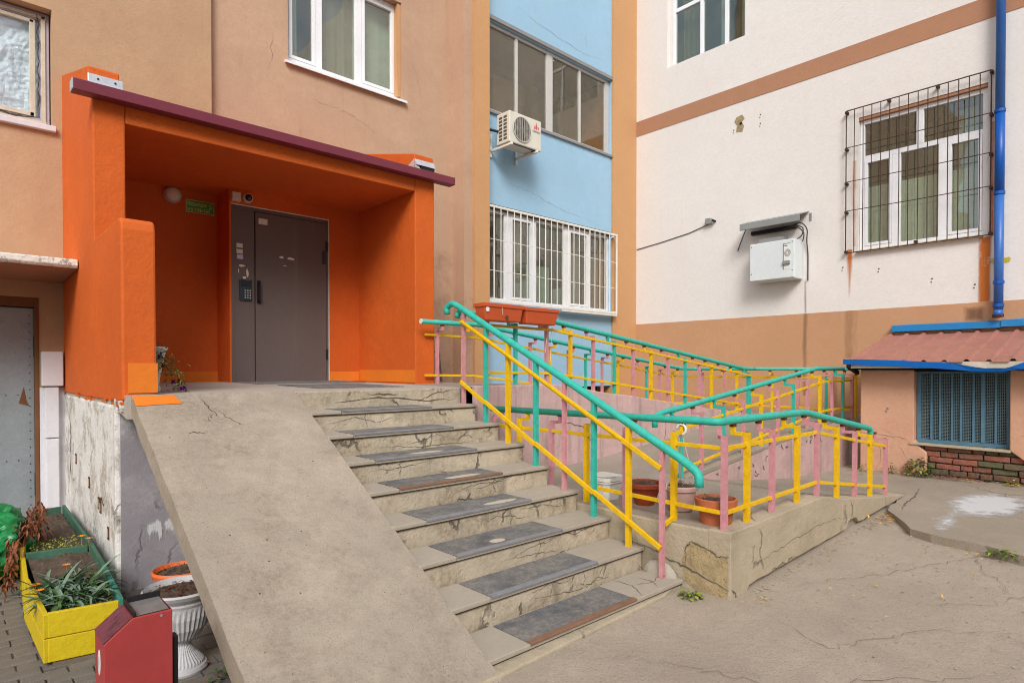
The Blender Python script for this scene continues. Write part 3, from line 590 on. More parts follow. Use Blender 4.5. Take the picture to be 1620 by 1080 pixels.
# patches, holes and stains
m = MB(); m.add([PW(5.22+x, 5.70+z, .003) for x, z in ((-.04, .15), (.06, .13), (.10, .06), (.05, -.02), (.07, -.13), (-.05, -.15), (-.08, -.06), (-.04, .02), (-.09, .07))], [tuple(range(9))]); m.build('bare_patch', 'rough aggregate', wb, fix=False)
m = MB(); m.tube([PW(5.20, 5.70, .006), PW(5.20, 5.70, -.01)], .025, 10)
for u, z in ((3.53, 3.0), (3.03, 2.92), (2.36, 2.70), (1.87, 2.57), (5.33, 5.62), (4.85, 5.75), (4.85, 5.6)):
    m.tube([PW(u, z, .006), PW(u, z, -.01)], .010, 8); m.tube([PW(u+.01, z-.045, .006), PW(u+.01, z-.045, -.01)], .008, 8)
m.build('anchor_hole', 'black trim', wb, kind='stuff')
patch(PW, 3.36, 3.50, 2.50, 3.26, 'rust_streak', 'rust stain', wb, n=16, shape=lambda a, b: max(0, 1-abs(a-.5)/.5)*(.35+.9*b)); patch(PW, 3.28, 3.46, 3.3, 4.6, 'rust_streak', 'rust stain', wb, n=16, shape=lambda a, b: max(0, 1-abs(a-.5)/.4)*.62)
patch(PW, 1.67, 1.86, 2.33, 3.19, 'rust_streak', 'rust stain', wb, n=16, shape=lambda a, b: (1-((a-.5)/.46)**2)*1.15); patch(PW, 1.62, 1.76, 3.2, 4.7, 'rust_streak', 'rust stain', wb, n=16, shape=lambda a, b: max(0, 1-abs(a-.5)/.5)*.75)
patch(AX('X', XB-.008), 1.68, 2.05, 2.02, 2.325, 'stain', 'dark stain', wb, n=12); patch(AX('X', XB-.008), 3.2, 3.6, 1.6, 2.325, 'stain', 'dark stain', wb, n=12, shape=lambda a, b: .5*min(1, 3*min(a, 1-a)))
patch(PW, 4.02, 4.16, 2.33, 2.85, 'stain', 'dark stain', wb, n=12, shape=lambda a, b: .8*max(0, 1-abs(a-.5)/.3)); patch(AX('X', XB-.008), 3.98, 4.2, 1.0, 2.32, 'stain', 'dark stain', wb, n=12, shape=lambda a, b: .8*max(0, 1-abs(a-.5)/.4))
patch(AX('X', XB-.008), 3.5, 3.75, .78, 1.4, 'stain', 'dark stain', wb, n=12, shape=lambda a, b: .7*max(0, 1-abs(a-.5)/.5))
patch(PW, 1.42, 1.8, 2.80, 2.92, 'spray_mark', 'yellow spray', wb, n=12, edge=.5)
for u0, u1, z0, z1 in ((7.0, 7.39, 2.4, 9),):
    patch(PW, u0, u1, z0, z1, 'stain', 'grey patch', wb, n=14, shape=lambda a, b: .22)
# windows
f, P = frame_window(wb, 'X', XB+.06, 1.75, 3.315, 3.23, 5.19, [(2.255, .11), (2.83, .11)], w=.06, transom=(4.62, [(2.535, .09)]), sashes={0, 2}, room=('room wall', 1.5))
curtain(f, P, 1.8, 3.26, 3.25, 4.22, 'pale curtain', waves=9, amp=.015)
curtain(f, P, 1.9, 2.15, 3.3, 5.1, 'pale curtain', waves=2, d=-.35)
m = MB(); pbox(m, PW, 1.78, 3.33, 3.19, 3.225, -.10, .05); m.build('sill', 'cream frame', f, bevel=.005)
m = MB(); pbox(m, PW, 1.75, 3.315, 5.192, 5.233, -.08, -.012); m.build('lintel_board', 'brown band paint', f)
f, P = frame_window(wb, 'X', XB+.10, 5.14, 6.62, 7.205, 8.88, [(5.53, .07), (6.02, .07)], w=.05, transom=(8.27, [(6.02, .07)]), sashes=False, room=('room wall', 1.5))
curtain(f, P, 6.1, 6.55, 7.25, 8.7, 'olive room', waves=4, d=-.25); curtain(f, P, 5.3, 5.36, 7.25, 8.7, 'pale curtain', waves=1, d=-.25); curtain(f, P, 5.7, 5.76, 7.25, 8.7, 'pale curtain', waves=1, d=-.25)
m = MB(); pbox(m, PW, 6.62, 6.70, 7.2, 8.9, -.12, -.09); m.build('reveal_strip', 'white plaster', f)
patch(PW, 5.2, 6.6, 6.5, 7.18, 'stain', 'dirt shade', wb, n=16, shape=lambda a, b: .30*min(1, 4*min(a, 1-a))*min(1, 2.2*b))
patch(PW, 1.8, 3.2, 2.5, 3.18, 'stain', 'dirt shade', wb, n=16, shape=lambda a, b: .26*min(1, 4*min(a, 1-a))*min(1, 2.2*b))
patch(PM, 3.1, 4.9, 4.4, 5.22, 'stain', 'dirt shade', apt, n=16, shape=lambda a, b: .32*min(1, 4*min(a, 1-a))*min(1, 2.2*b))
patch(PA, 6.3, 9.4, 4.9, 5.48, 'stain', 'dirt shade', apt, n=16, shape=lambda a, b: .22*min(1, 6*min(a, 1-a))*min(1, 2.2*b))
# rusty grille
P = AX('X', XB-.07); g = MB(); U0, U1, Z0, Z1 = 1.70, 3.47, 3.20, 5.36
for a, b in (((U0, Z0), (U0, Z1)), ((U1, Z0), (U1, Z1)), ((U0, Z1), (U1, Z1)), ((U0, Z0), (U1, Z0))): g.tube([P(*a), P(*b)], .0085, 6)
gr = g.build('window_grille', 'grille rust', wb)
for k in range(14):
    u = U0 + (k+1)*(U1-U0)/15; m = MB(); m.tube([P(u, Z0, .008), P(u+.004*math.sin(k*3), (Z0+Z1)/2, .010), P(u, Z1, .008)], .0062, 6); m.build('bar', 'grille rust', gr)
for z in (3.62+.22, 4.28, 4.80):
    m = MB(); m.tube([P(U0, z), P((U0+U1)/2, z-.006), P(U1, z)], .0062, 6); m.build('bar', 'grille rust', gr)
m = MB()
for u, z in ((U0, 5.34), (U1, 5.34), (2.3, 5.35), (2.9, 5.35), (U0, 4.78), (U1, 4.78), (U0, 4.26), (U1, 4.26), (U0, 3.82), (U1, 3.82), (U0, 3.22), (U1, 3.22), (2.55, 3.24)):
    pbox(m, P, u-.018, u+.018, z-.016, z+.016, -.07, .012)
m.build('bracket', 'grille rust', gr, kind='stuff')
# drainpipe
X0 = XB-.11; dp = thing('drainpipe', 'blue round drainpipe running down the white wall right of the barred window', 'drainpipe', (X0, 1.6, 2.1))
m = MB(); m.tube([(X0, 1.6, 4.78), (X0, 1.6, 11)], .052, 16); m.build('pipe_section', 'blue pipe paint', dp, smooth=True)
m = MB(); m.tube([(X0, 1.6, 3.72), (X0, 1.6, 4.77)], .054, 16); m.build('pipe_section', 'deep blue pipe paint', dp, smooth=True)
m = MB(); m.tube([(X0, 1.6, 2.2), (X0, 1.6, 3.71)], .052, 16); m.tube([(X0, 1.6, 2.2), (X0-.02, 1.6, 2.12)], [.05, .056], 16); m.build('pipe_section', 'blue pipe paint', dp, smooth=True)
for z in (4.78, 3.72, 2.56, 2.26): 
    m = MB(); m.tube([(X0, 1.6, z-.02), (X0, 1.6, z+.02)], .062, 16); m.build('collar', 'deep blue pipe paint', dp)
m = MB(); m.tube([(X0-.01, 1.6, 2.11), (X0-.02, 1.6, 2.14)], .062, 14); m.build('spout_rim', 'rust', dp)
for z in (4.85, 2.9): 
    m = MB(); m.beam((X0+.04, 1.6, z), (XB, 1.6, z), .02, .02); m.build('bracket', 'grille rust', dp)
# ------------------------------------------------------------------ low annex with the barred cellar window
ax = thing('cellar_entrance_annex', 'low peach plastered annex with corrugated red roof, blue barred window and bare brick under it', 'annex', (8.7, 1.7, .1))
XA = 8.7
def flare(y0, y1, bev):                                # pier with a widened foot
    return [(y0, .0), (y1, .0)] + bev
m = MB(); m.prism([(2.79, .02), (2.10, .02), (2.09, .16), (2.055, .20), (2.06, .42), (2.15, .50), (2.19, .56), (2.19, 1.42), (2.79, 1.42)], 'X', XA, XB+.01); m.build('pier', 'annex plaster', ax, bevel=.012)
m = MB(); m.prism([(1.27, 1.42), (1.27, .52), (1.12, .40), (1.02, .30), (.95, .0), (-2.2, .0), (-2.2, 1.42)], 'X', XA, XB+.01); m.build('pier', 'annex plaster', ax, bevel=.012)
m = MB(); m.box(XA+.01, XB, 1.26, 2.2, 1.40, 1.45); m.box(XA+.5, XA+.6, 1.2, 2.2, .4, 1.42); m.box(XA+.2, XA+.6, 1.2, 2.2, .38, .45); m.build('window_void', 'dark void', ax)
PX = AX('X', XA)
m = MB()
for k, pts in enumerate(([(2.79, .62), (2.5, .60), (2.3, .57), (2.19, .52)], [(2.6, .55), (2.55, .35), (2.6, .1)], [(2.35, .5), (2.25, .3)], [(1.2, .7), (1.0, .68), (.9, .5)])):
    ribbon(m, PX, pts, .004, seed=k+70, jit=.015, sub=7)
m.build('crack', 'wall crack', ax, kind='stuff', fix=False)
def squig(P, u0, u1, z0, z1, n, w, seed, parent, mt, name='chalk_scribble', d=.004):
    r = random.Random(seed); m = MB()
    for k in range(n):
        a = r.uniform(u0, u1); b = r.uniform(z0, z1); pts = [(a, b)]
        for i in range(4): a += r.uniform(-.05, .05); b += r.uniform(-.03, .03); pts.append((a, b))
        ribbon(m, P, pts, w, d=d, seed=seed+k, jit=.004, sub=3)
    m.build(name, mt, parent, kind='stuff', fix=False)
squig(PX, 2.38, 2.68, 1.0, 1.3, 8, .007, 3, ax, 'chalk'); squig(PX, 2.24, 2.36, .95, 1.34, 5, .0018, 5, ax, 'pencil', 'pencil_scribble'); squig(PX, 2.42, 2.6, .72, .82, 3, .006, 6, ax, 'chalk')
patch(PX, 2.36, 2.62, .68, 1.12, 'stain', 'grey patch', ax, n=12, shape=lambda a, b: .42*max(0, 1-abs(a-.5)*2)*max(0, 1-abs(b-.5)*2)+.02)
# bricks under the window
bk = MB(); bk.box(XA+.10, XA+.35, .93, 2.25, .0, .50); bk.build('brick_bed', 'mortar', ax)
r = random.Random(21); protos = []
for k in range(6):
    b = MB(); b.box(-.06, .06, -.122, .122, -.031, .031); rr = random.Random(k); b.v = [(x+rr.uniform(-.006, .006), y+rr.uniform(-.006, .006), z+rr.uniform(-.004, .004)) for x, y, z in b.v]; protos.append(b)
first = {}
for row in range(7):
    z = .05 + row*.072; y = .96 + (.06 if row % 2 else .0) + r.uniform(-.02, .02); 
    while y < 2.16:
        l = r.choice((.24, .24, .12, .18)); 
        if y + l > 2.2: l = 2.2 - y
        if l < .06: break
        if not (y < 1.27 and z > .03 + (y+l-.95)*1.6+.25):
            k = r.randrange(6)
            if k not in first: o = protos[k].build('brick', 'brick %d' % k, ax, bevel=.008); first[k] = o
            else: o = first[k].copy(); COL.objects.link(o)
            o.matrix_parent_inverse = wmat(ax).inverted(); o.location = (XA+.10+r.uniform(-.018, .014), y+l/2, z+r.uniform(-.003, .003)); o.scale = (1, (l-.012)/.244, 1); o.rotation_euler = (r.uniform(-.03, .03), 0, r.uniform(-.03, .03))
        y += l
m = MB(); m.prism([(2.24, .505), (2.24, .53), (1.26, .525), (1.26, .495)], 'X', XA-.015, XA+.4); m.build('window_ledge', 'side concrete', ax, bevel=.006)
# barred window with wire mesh
P = AX('X', XA+.10); m = MB()
pbox(m, P, 1.275, 2.185, .53, .575, -.03, .0); pbox(m, P, 1.275, 2.185, 1.375, 1.415, -.03, 0); pbox(m, P, 1.275, 1.31, .575, 1.375, -.03, 0); pbox(m, P, 2.14, 2.185, .575, 1.375, -.03, 0)
wf = m.build('window', 'blue grille paint', ax, bevel=.003)
for k in range(7):
    u = 1.31 + (k+1)*.83/8 + (.01 if k % 2 else -.006); w = .011 if k not in (1,) else .018; m = MB(); pbox(m, P, u-w, u+w, .576, 1.374, -.012, .006); m.build('bar', 'blue grille paint', wf)
m = MB(); n = 48
for k in range(n): u = 1.31+.83*(k+.5)/n; pbox(m, P, u-.0022, u+.0022, .576, 1.374, -.022, -.018)
for k in range(46): z = .576+.798*(k+.5)/46; pbox(m, P, 1.31, 2.14, z-.0022, z+.0022, -.0175, -.0135)
m.build('wire_mesh', 'mesh wire', wf, kind='stuff')
# roof of trapezoidal sheets, sagging eave board, wall flashing
def roofz(x): return 1.515 + (x-8.42)/(XB-8.42)*.42
ys = [2.88 - .205*k for k in range(25)]
for k in range(24):
    y1, y0 = ys[k], ys[k+1]; m = MB(); pr = [(0, 0), (.018, .026), (.045, .026), (.063, 0), (.205, 0)]; vs = []; dz = rnd.uniform(-.004, .004)
    for x in (8.43+rnd.uniform(-.015, .015), XB): 
        for dx, h in pr: vs.append((x, y1-dx+.0, roofz(x)+h+(dz if x < 9 else 0)))
    vs += [(a, b, c-.006) for a, b, c in vs]
    fs = [(i, i+1, i+6, i+5) for i in range(4)] + [(i+10, i+11, i+16, i+15) for i in range(4)] + [(i, i+1, i+11, i+10) for i in range(4)]
    m.add(vs, fs); m.build('roof_sheet', 'roof sheet', ax, fix=False)
m = MB(); fz = [(2.90, 1.555, 1.49), (2.6, 1.548, 1.475), (2.22, 1.53, 1.455), (1.95, 1.512, 1.44), (1.75, 1.498, 1.425), (1.55, 1.455, 1.405), (1.42, 1.435, 1.40), (1.30, 1.432, 1.40), (1.22, 1.455, 1.415), (1.12, 1.50, 1.43), (.9, 1.50, 1.43), (-2, 1.48, 1.40)]
vs = []; fs = []
for i, (y, a, b) in enumerate(fz):
    vs += [(8.40, y, a), (8.40+(.015 if 4 < i < 9 else 0), y, b), (8.43, y, a), (8.43, y, b)]
    if i: o = 4*i; fs += [(o-4, o-3, o+1, o), (o-2, o-1, o+3, o+2), (o-4, o-2, o+2, o), (o-3, o-1, o+3, o+1)]
fs += [(0, 1, 3, 2), (len(vs)-4, len(vs)-3, len(vs)-1, len(vs)-2)]; m.add(vs, fs); m.build('eave_board', 'blue fascia', ax)
m = MB(); m.box(8.44, 8.46, -2, 2.86, 1.44, 1.515); m.build('inner_board', 'cream frame', ax)
m = MB(); m.box(8.45, XB, 2.80, 2.86, 1.42, 1.50); m.box(8.52, 8.60, -2, 2.84, 1.42, 1.49); m.beam((8.40, 2.84, 1.47), (8.75, 2.84, 1.38), .04, .05); m.build('rafter', 'dark void', ax)
m = MB()
m.prism([(XB-.10, 1.97), (XB-.105, 2.055), (XB-.01, 2.07), (XB-.01, 1.97)], 'Y', 1.56, 2.83); m.build('wall_flashing', 'blue flashing', ax)
m = MB(); m.prism([(XB-.115, 1.98), (XB-.12, 2.065), (XB-.01, 2.08), (XB-.01, 1.98)], 'Y', -2.2, 1.57); m.build('wall_flashing', 'blue flashing', ax)
# the wall below the annex towards the ramp side
# ------------------------------------------------------------------ entrance porch
po = thing('entrance_porch', 'orange painted entrance porch with burgundy metal edge along its flat canopy', 'porch', (2.5, 6.5, 1.28))
XL, XR, YF, YD, ZL = .85, 4.11, 5.78, 7.05, 1.28
wav = lambda o: o
m = MB(); m.box(XL, XL+.22, YF, YL+.05, 1.2, 3.62); m.build('side_wall', 'orange paint', po, bevel=.012)
m = MB(); m.prism([(6.0, 3.6), (6.0, 3.885), (YL+.05, 4.345), (YL+.05, 3.6)], 'X', XL+.002, XL+.222)
m.build('upstand', 'orange paint', po, bevel=.01)
m = MB(); m.box(XR-.26, XR, YF, YM+.05, 1.2, 3.62); m.build('side_wall', 'orange paint', po, bevel=.012)
m = MB(); m.prism([(5.80, 3.6), (5.80, 3.835), (YM+.05, 4.30), (YM+.05, 3.6)], 'X', XR-.258, XR-.002); m.build('upstand', 'orange paint', po, bevel=.01)
m = MB(); m.box(XL+.222, XR-.262, YF, YM+.05, 3.41, 3.615); m.build('roof_slab', 'orange paint', po, bevel=.008)
m = MB(); m.box(XL+.2, 2.30, YL-.03, YL+.06, 1.26, 3.5); m.build('back_wall', 'orange paint', po)
m = MB(); wall(m, 'Y', YD, 2.28, XR-.25, 1.26, 3.5, [(2.30, 3.44, 1.27, 3.245)], reveal=.12, thick=.48); wbuild(m, 'lobby_wall', 'orange paint', po)
m = MB(); m.box(.71, 4.32, YF-.12, YF-.005, 3.545, 3.63); m.box(XL+.23, XR-.27, YF-.005, YF+.9, 3.618, 3.632); m.build('metal_edge', 'burgundy metal', po, bevel=.004)
m = MB(); m.box(.705, .71, YF-.12, YF-.005, 3.548, 3.627); m.build('edge_end', 'galvanised', po)
m = MB(); m.prism([(5.997, 3.825), (5.985, 3.825), (5.98, 3.76), (5.92, 3.70), (5.90, 3.634), (5.997, 3.634)], 'X', XL+.0, XL+.245); m.build('tin_cap', 'galvanised', po, bevel=.004)
m = MB(); m.prism([(5.797, 3.775), (5.785, 3.775), (5.77, 3.74), (5.74, 3.70), (5.797, 3.70)], 'X', XR-.258, XR+.0); m.prism([(5.797, 3.70), (5.77, 3.70), (5.70, 3.634), (5.797, 3.634)], 'X', XR-.258, XR-.225); m.build('tin_cap', 'galvanised', po, bevel=.003)
m = MB(); m.add([(XR-.262, 6.15, 3.634), (XR-.262, 5.80, 3.634), (XR-.262, 5.80, 3.77), (XR-.266, 6.15, 3.634), (XR-.266, 5.80, 3.634), (XR-.266, 5.80, 3.77)], [(0, 1, 2), (3, 4, 5), (0, 1, 4, 3), (1, 2, 5, 4), (0, 2, 5, 3)]); m.build('tin_cheek', 'galvanised', po)
m = MB(); m.box(XR-.20, XR-.02, 5.75, 5.795, 3.65, 3.70); m.build('cap_gap', 'black trim', po)
m = MB(); [m.tube([(x_, 5.984, 3.79), (x_, 5.978, 3.79)], .008, 8) for x_ in (.92, 1.04)]; m.build('screw', 'black trim', po, kind='stuff')
# low parapet in front of the left wall, rounded top edge
m = MB(); m.prism([(4.72, 1.22), (4.735, 2.36), (4.75, 2.42), (4.79, 2.44), (YF+.01, 2.44), (YF+.01, 1.2), (4.8, 1.21)], 'X', XL-.004, XL+.20); m.build('parapet', 'orange paint', po, bevel=.015)
m = MB(); m.box(XL+.03, XL+.204, 4.714, 4.73, 1.27, 1.47); m.build('base_band', 'fresh orange paint', po)
m = MB(); m.box(XL+.24, 2.28, YL-.036, YL-.031, 1.28, 1.40); m.build('base_band', 'fresh orange paint', po); m = MB(); m.box(3.45, XR-.27, YD-.006, YD-.002, 1.28, 1.40); m.build('base_band', 'fresh orange paint', po); m = MB(); m.box(XR-.266, XR-.262, YF+.01, YD-.01, 1.28, 1.42); m.build('base_band', 'fresh orange paint', po)
# ------------------------------------------------------------------ entrance door
dr = thing('entrance_door', 'dark brown steel entrance door with narrow side panel inside the orange porch', 'door', (2.9, YD, 1.29))
P = AX('Y', YD+.02); m = MB()
pbox(m, P, 2.302, 2.335, 1.28, 3.243, -.06, .012); pbox(m, P, 3.415, 3.438, 1.28, 3.243, -.06, .012); pbox(m, P, 2.335, 3.415, 3.205, 3.243, -.06, .012); m.build('door_frame', 'dark door steel', dr, bevel=.003)
m = MB(); pbox(m, P, 2.30, 3.44, 3.243, 3.252, -.05, .022); pbox(m, P, 3.438, 3.444, 1.28, 3.243, -.05, .022); m.build('frame_seal', 'aged white paint', dr)
m = MB(); pbox(m, P, 2.335, 2.555, 1.29, 3.205, -.05, .004); m.build('side_panel', 'dark door steel', dr, bevel=.004)
m = MB(); pbox(m, P, 2.565, 3.413, 1.29, 3.20, -.05, .008); leaf = m.build('door_leaf', 'dark door steel', dr, bevel=.004)
m = MB(); pbox(m, P, 2.555, 2.565, 1.285, 3.205, -.05, -.02); m.build('gap', 'black trim', dr)
m = MB(); m.tube(poly_round([P(2.60, 2.19, .01), P(2.60, 2.19, .05), P(2.60, 2.40, .05), P(2.60, 2.40, .01)], .02), .011, 8); pbox(m, P, 2.58, 2.62, 2.17, 2.43, .008, .016); m.build('handle', 'black trim', leaf)
for z in (1.55, 2.86): m = MB(); m.tube([P(3.413, z, .018), P(3.413, z+.12, .018)], .012, 8); m.build('hinge', 'black trim', leaf)
m = MB(); pbox(m, P, 2.60, 2.70, 3.07, 3.135, .0085, .010); m.build('poster_scrap', 'paper', leaf)
rs = random.Random(31)
def scrap(par, u, z, w, h, mt='paper', d=.010, n=7):
    m = MB(); q = [(u+w/2*math.cos(2*PI*k/n)*rs.uniform(.6, 1.25), z+h/2*math.sin(2*PI*k/n)*rs.uniform(.6, 1.25)) for k in range(n)]
    m.add([P(a, b, d) for a, b in q], [tuple(range(n))]); m.build('poster_scrap', mt, par, fix=False)
for u, z, w, h in ((2.86, 2.725, .075, .035), (2.97, 2.722, .11, .038), (2.90, 2.63, .05, .010)): scrap(leaf, u, z, w, h)
m = MB(); pbox(m, P, 3.36, 3.405, 2.70, 2.86, .008, .018); m.build('lock_plate', 'intercom steel', leaf)
for u0, z, mt in ((2.39, 2.80, 'paper'), (2.39, 2.735, 'paper'), (2.395, 2.675, 'lilac paper')):
    m = MB(); pbox(m, P, u0-.03, u0+.035, z-.024, z+.024, .0045, .006); m.build('sticker', mt, dr)
for u, z, w, h in ((2.42, 2.58, .07, .03), (2.475, 2.50, .03, .10), (2.44, 2.45, .05, .03), (2.38, 2.52, .015, .05), (2.47, 2.41, .04, .04)): scrap(dr, u, z, w, h, d=.0055)
m = MB()
for k, pts in enumerate(([(2.37, 3.0), (2.41, 3.02), (2.44, 2.98)], [(2.36, 2.92), (2.47, 2.90), (2.54, 2.89)], [(2.38, 2.95), (2.42, 2.89), (2.45, 2.93)], [(2.42, 2.88), (2.43, 2.84)])): ribbon(m, P, pts, .008, d=.0055, seed=k, jit=.005, sub=3)
m.build('scratch', 'scrape', dr, kind='stuff', fix=False)
m = MB()
for k, z in enumerate((3.0, 2.965, 2.935)): ribbon(m, P, [(2.88-.02*k, z+.01), (3.05, z), (3.15, z-.01)], .005, d=.009, seed=k, jit=.003, sub=5)
m.build('scratch', 'scrape', leaf, kind='stuff', fix=False)
ic = thing('door_intercom', 'small steel door intercom with round keys on the narrow side panel of the door', 'intercom', (2.46, YD, 2.2))
m = MB(); pbox(m, P, 2.385, 2.52, 2.19, 2.425, .005, .022); m.build('housing', 'intercom steel', ic, bevel=.01)
m = MB(); pbox(m, P, 2.40, 2.505, 2.35, 2.41, .0225, .025); m.build('display', 'camera black', ic)
for i in range(3):
    for j in range(4): m = MB(); c = P(2.445+i*.027, 2.225+j*.027, .022); m.tube([c, P(2.445+i*.027, 2.225+j*.027, .028)], .009, 8); m.build('key', 'key metal', ic)
# ------------------------------------------------------------------ things on the porch walls
P = AX('Y', YL-.031)
lp = thing('bulkhead_lamp', 'round opal bulkhead lamp on the orange wall left of the green sign', 'lamp', (1.82, YL, 3.33))
def cyl(P, u, z, d0, d1, r0, r1=None, n=24, m=None): m = m or MB(); return m.tube([P(u, z, d0), P(u, z, d1)], [r0, r1 or r0], n)
cyl(P, 1.82, 3.33, 0, .03, .092).build('lamp_base', 'pale pink plastic', lp, bevel=.004)
m = MB(); m.tube([P(1.82, 3.33, d) for d in (.03, .055, .075, .083)], [.08, .076, .055, .01], 24); m.build('lamp_shade', 'lamp opal', lp, smooth=True)
sg = thing('entrance_sign', 'green metal sign with yellow Cyrillic entrance and flat numbers on the orange wall', 'sign', (2.1, YL, 3.2))
m = MB(); pbox(m, P, 1.955, 2.25, 3.175, 3.315, 0, .006); m.build('sign_plate', 'sign rim', sg)
m = MB(); pbox(m, P, 1.963, 2.242, 3.182, 3.308, .006, .0075); m.build('sign_face', 'sign green', sg)
text('ПОДЪЕЗД №', .045, P(1.972, 3.252, .008), (1, 0, 0), (0, 0, 1), 'sign yellow', 'sign_lettering', sg, sx=.68)
text('5', .075, P(2.193, 3.240, .008), (1, 0, 0), (0, 0, 1), 'sign yellow', 'sign_lettering', sg)
text('кв 136-162', .052, P(1.976, 3.194, .008), (1, 0, 0), (0, 0, 1), 'sign yellow', 'sign_lettering', sg, sx=.95)
P = AX('Y', YD)
jb = thing('junction_box', 'square white junction box above the left corner of the door', 'junction box', (2.345, YD, 3.31)); m = MB(); pbox(m, P, 2.295, 2.39, 3.272, 3.368, 0, .05); m.build('box', 'lamp opal', jb, bevel=.006); m = MB(); pbox(m, P, 2.30, 2.385, 3.277, 3.363, .051, .058); m.build('lid', 'lamp opal', jb, bevel=.004)
cm = thing('dome_camera', 'small white dome camera with black eye above the entrance door', 'camera', (2.47, YD, 3.34))
cyl(P, 2.475, 3.33, 0, .04, .055, .05).build('housing', 'lamp opal', cm, bevel=.004); m = MB(); m.tube([P(2.475, 3.33, d) for d in (.04, .06, .075, .08)], [.04, .034, .02, .004], 20); m.build('dome', 'camera black', cm, smooth=True)
# ------------------------------------------------------------------ landing
ld = thing('entrance_landing', 'concrete entrance landing with peeling whitewashed side wall and black floor mats', 'landing', (2.2, 6, 0))
m = MB(); m.prism([(4.99, -.18), (4.99, 1.18), (YL+.02, 1.18), (YL+.02, -.18)], 'X', XL, 3.6); m.build('side_wall', 'whitewash', ld, bevel=.02)
m = MB(); m.box(XL+.03, 1.98, 4.972, 4.99, -.18, 1.16); m.build('front_plaster', 'violet grey plaster', ld)
patch(AX('Y', 4.972), .88, 1.2, .72, 1.16, 'peeling_paint', 'white spill', ld, n=12, shape=lambda a, b: (-.2+1.1*b)*min(1, 4*(1-a)))
patch(AX('Y', 4.972), .98, 1.28, .0, .42, 'lime_run', 'lime runs', ld, n=12, shape=lambda a, b: .55*min(1, 5*min(a, 1-a))*min(1, 1.5*b)*min(1, 4*(1-b)))
m = MB(); m.prism([(4.66, 1.245), (YD, 1.28), (YM, 1.28), (YM, 1.17), (4.66, 1.13)], 'X', XL+.01, 5.4) if False else m.prism([(4.66, 1.255), (YD, 1.285), (YM, 1.285), (YM, 1.15), (4.99, 1.15), (4.66, 1.10)], 'X', XL+.01, 3.6); m.build('floor_slab', 'landing concrete', ld)
PF = lambda u, v, d=0: Vector((u, v, 1.255 + (v-4.66)/(YD-4.66)*.03 + d))
for x0, x1, y0, y1 in ((2.3, 3.5, 6.25, 7.0), (2.35, 3.2, 5.0, 5.9)):
    m = MB(); m.add([PF(x, y, d) for d in (.0, .008) for x, y in ((x0, y0), (x1, y0), (x1, y1), (x0, y1))], [(4, 5, 6, 7), (0, 1, 5, 4), (1, 2, 6, 5), (2, 3, 7, 6), (3, 0, 4, 7)]); m.build('floor_mat', 'rubber mat', ld)
PS2 = AX('X', XL); m = MB()
for k, pts in enumerate(([(7.15, 1.15), (7.05, .8), (7.1, .5), (7.25, .25)], [(5.6, .45), (5.4, .42)], [(6.9, .75), (6.95, .6)])): ribbon(m, PS2, pts, .02, seed=k+80, jit=.02, sub=8)
m.build('crack', 'crack and shadow dark', ld, kind='stuff', fix=False)
m = MB()
for u, z in ((5.25, .24), (5.55, .38), (5.62, .40), (6.05, .50), (6.75, .62)): pbox(m, PS2, u-.03, u+.03, z-.045, z+.045, 0, .006); 
m.build('rust_spot', 'rust', ld, kind='stuff')
m = MB()
for u, z in ((5.25, .24), (5.55, .38), (5.62, .40), (6.05, .50), (6.75, .62)): pbox(m, PS2, u-.017, u+.015, z-.030, z+.030, .006, .008)
m.build('rust_spot', 'side concrete', ld, kind='stuff')
# chipped plaster where the parapet meets the block
r = random.Random(5); m = MB()
for k in range(22):
    y = 4.75 + r.random()*1.9; s = r.uniform(.008, .025); z = 1.215 + r.uniform(-.03, .02)
    m.box(XL-.004-s*.3, XL+.02, y-s, y+s, z-s*.45, z+s*.45)
m.build('plaster_chips', 'orange paint', ld, kind='stuff')
m = MB()
for k in range(14):
    y = 4.76 + r.random()*.22; s = r.uniform(.012, .03); z = 1.19 + r.uniform(-.05, .03); m.box(XL-s*.3, XL+.06, y-s, y+s, z-s*.6, z+s*.6)
m.build('plaster_chips', 'whitewash', ld, kind='stuff')
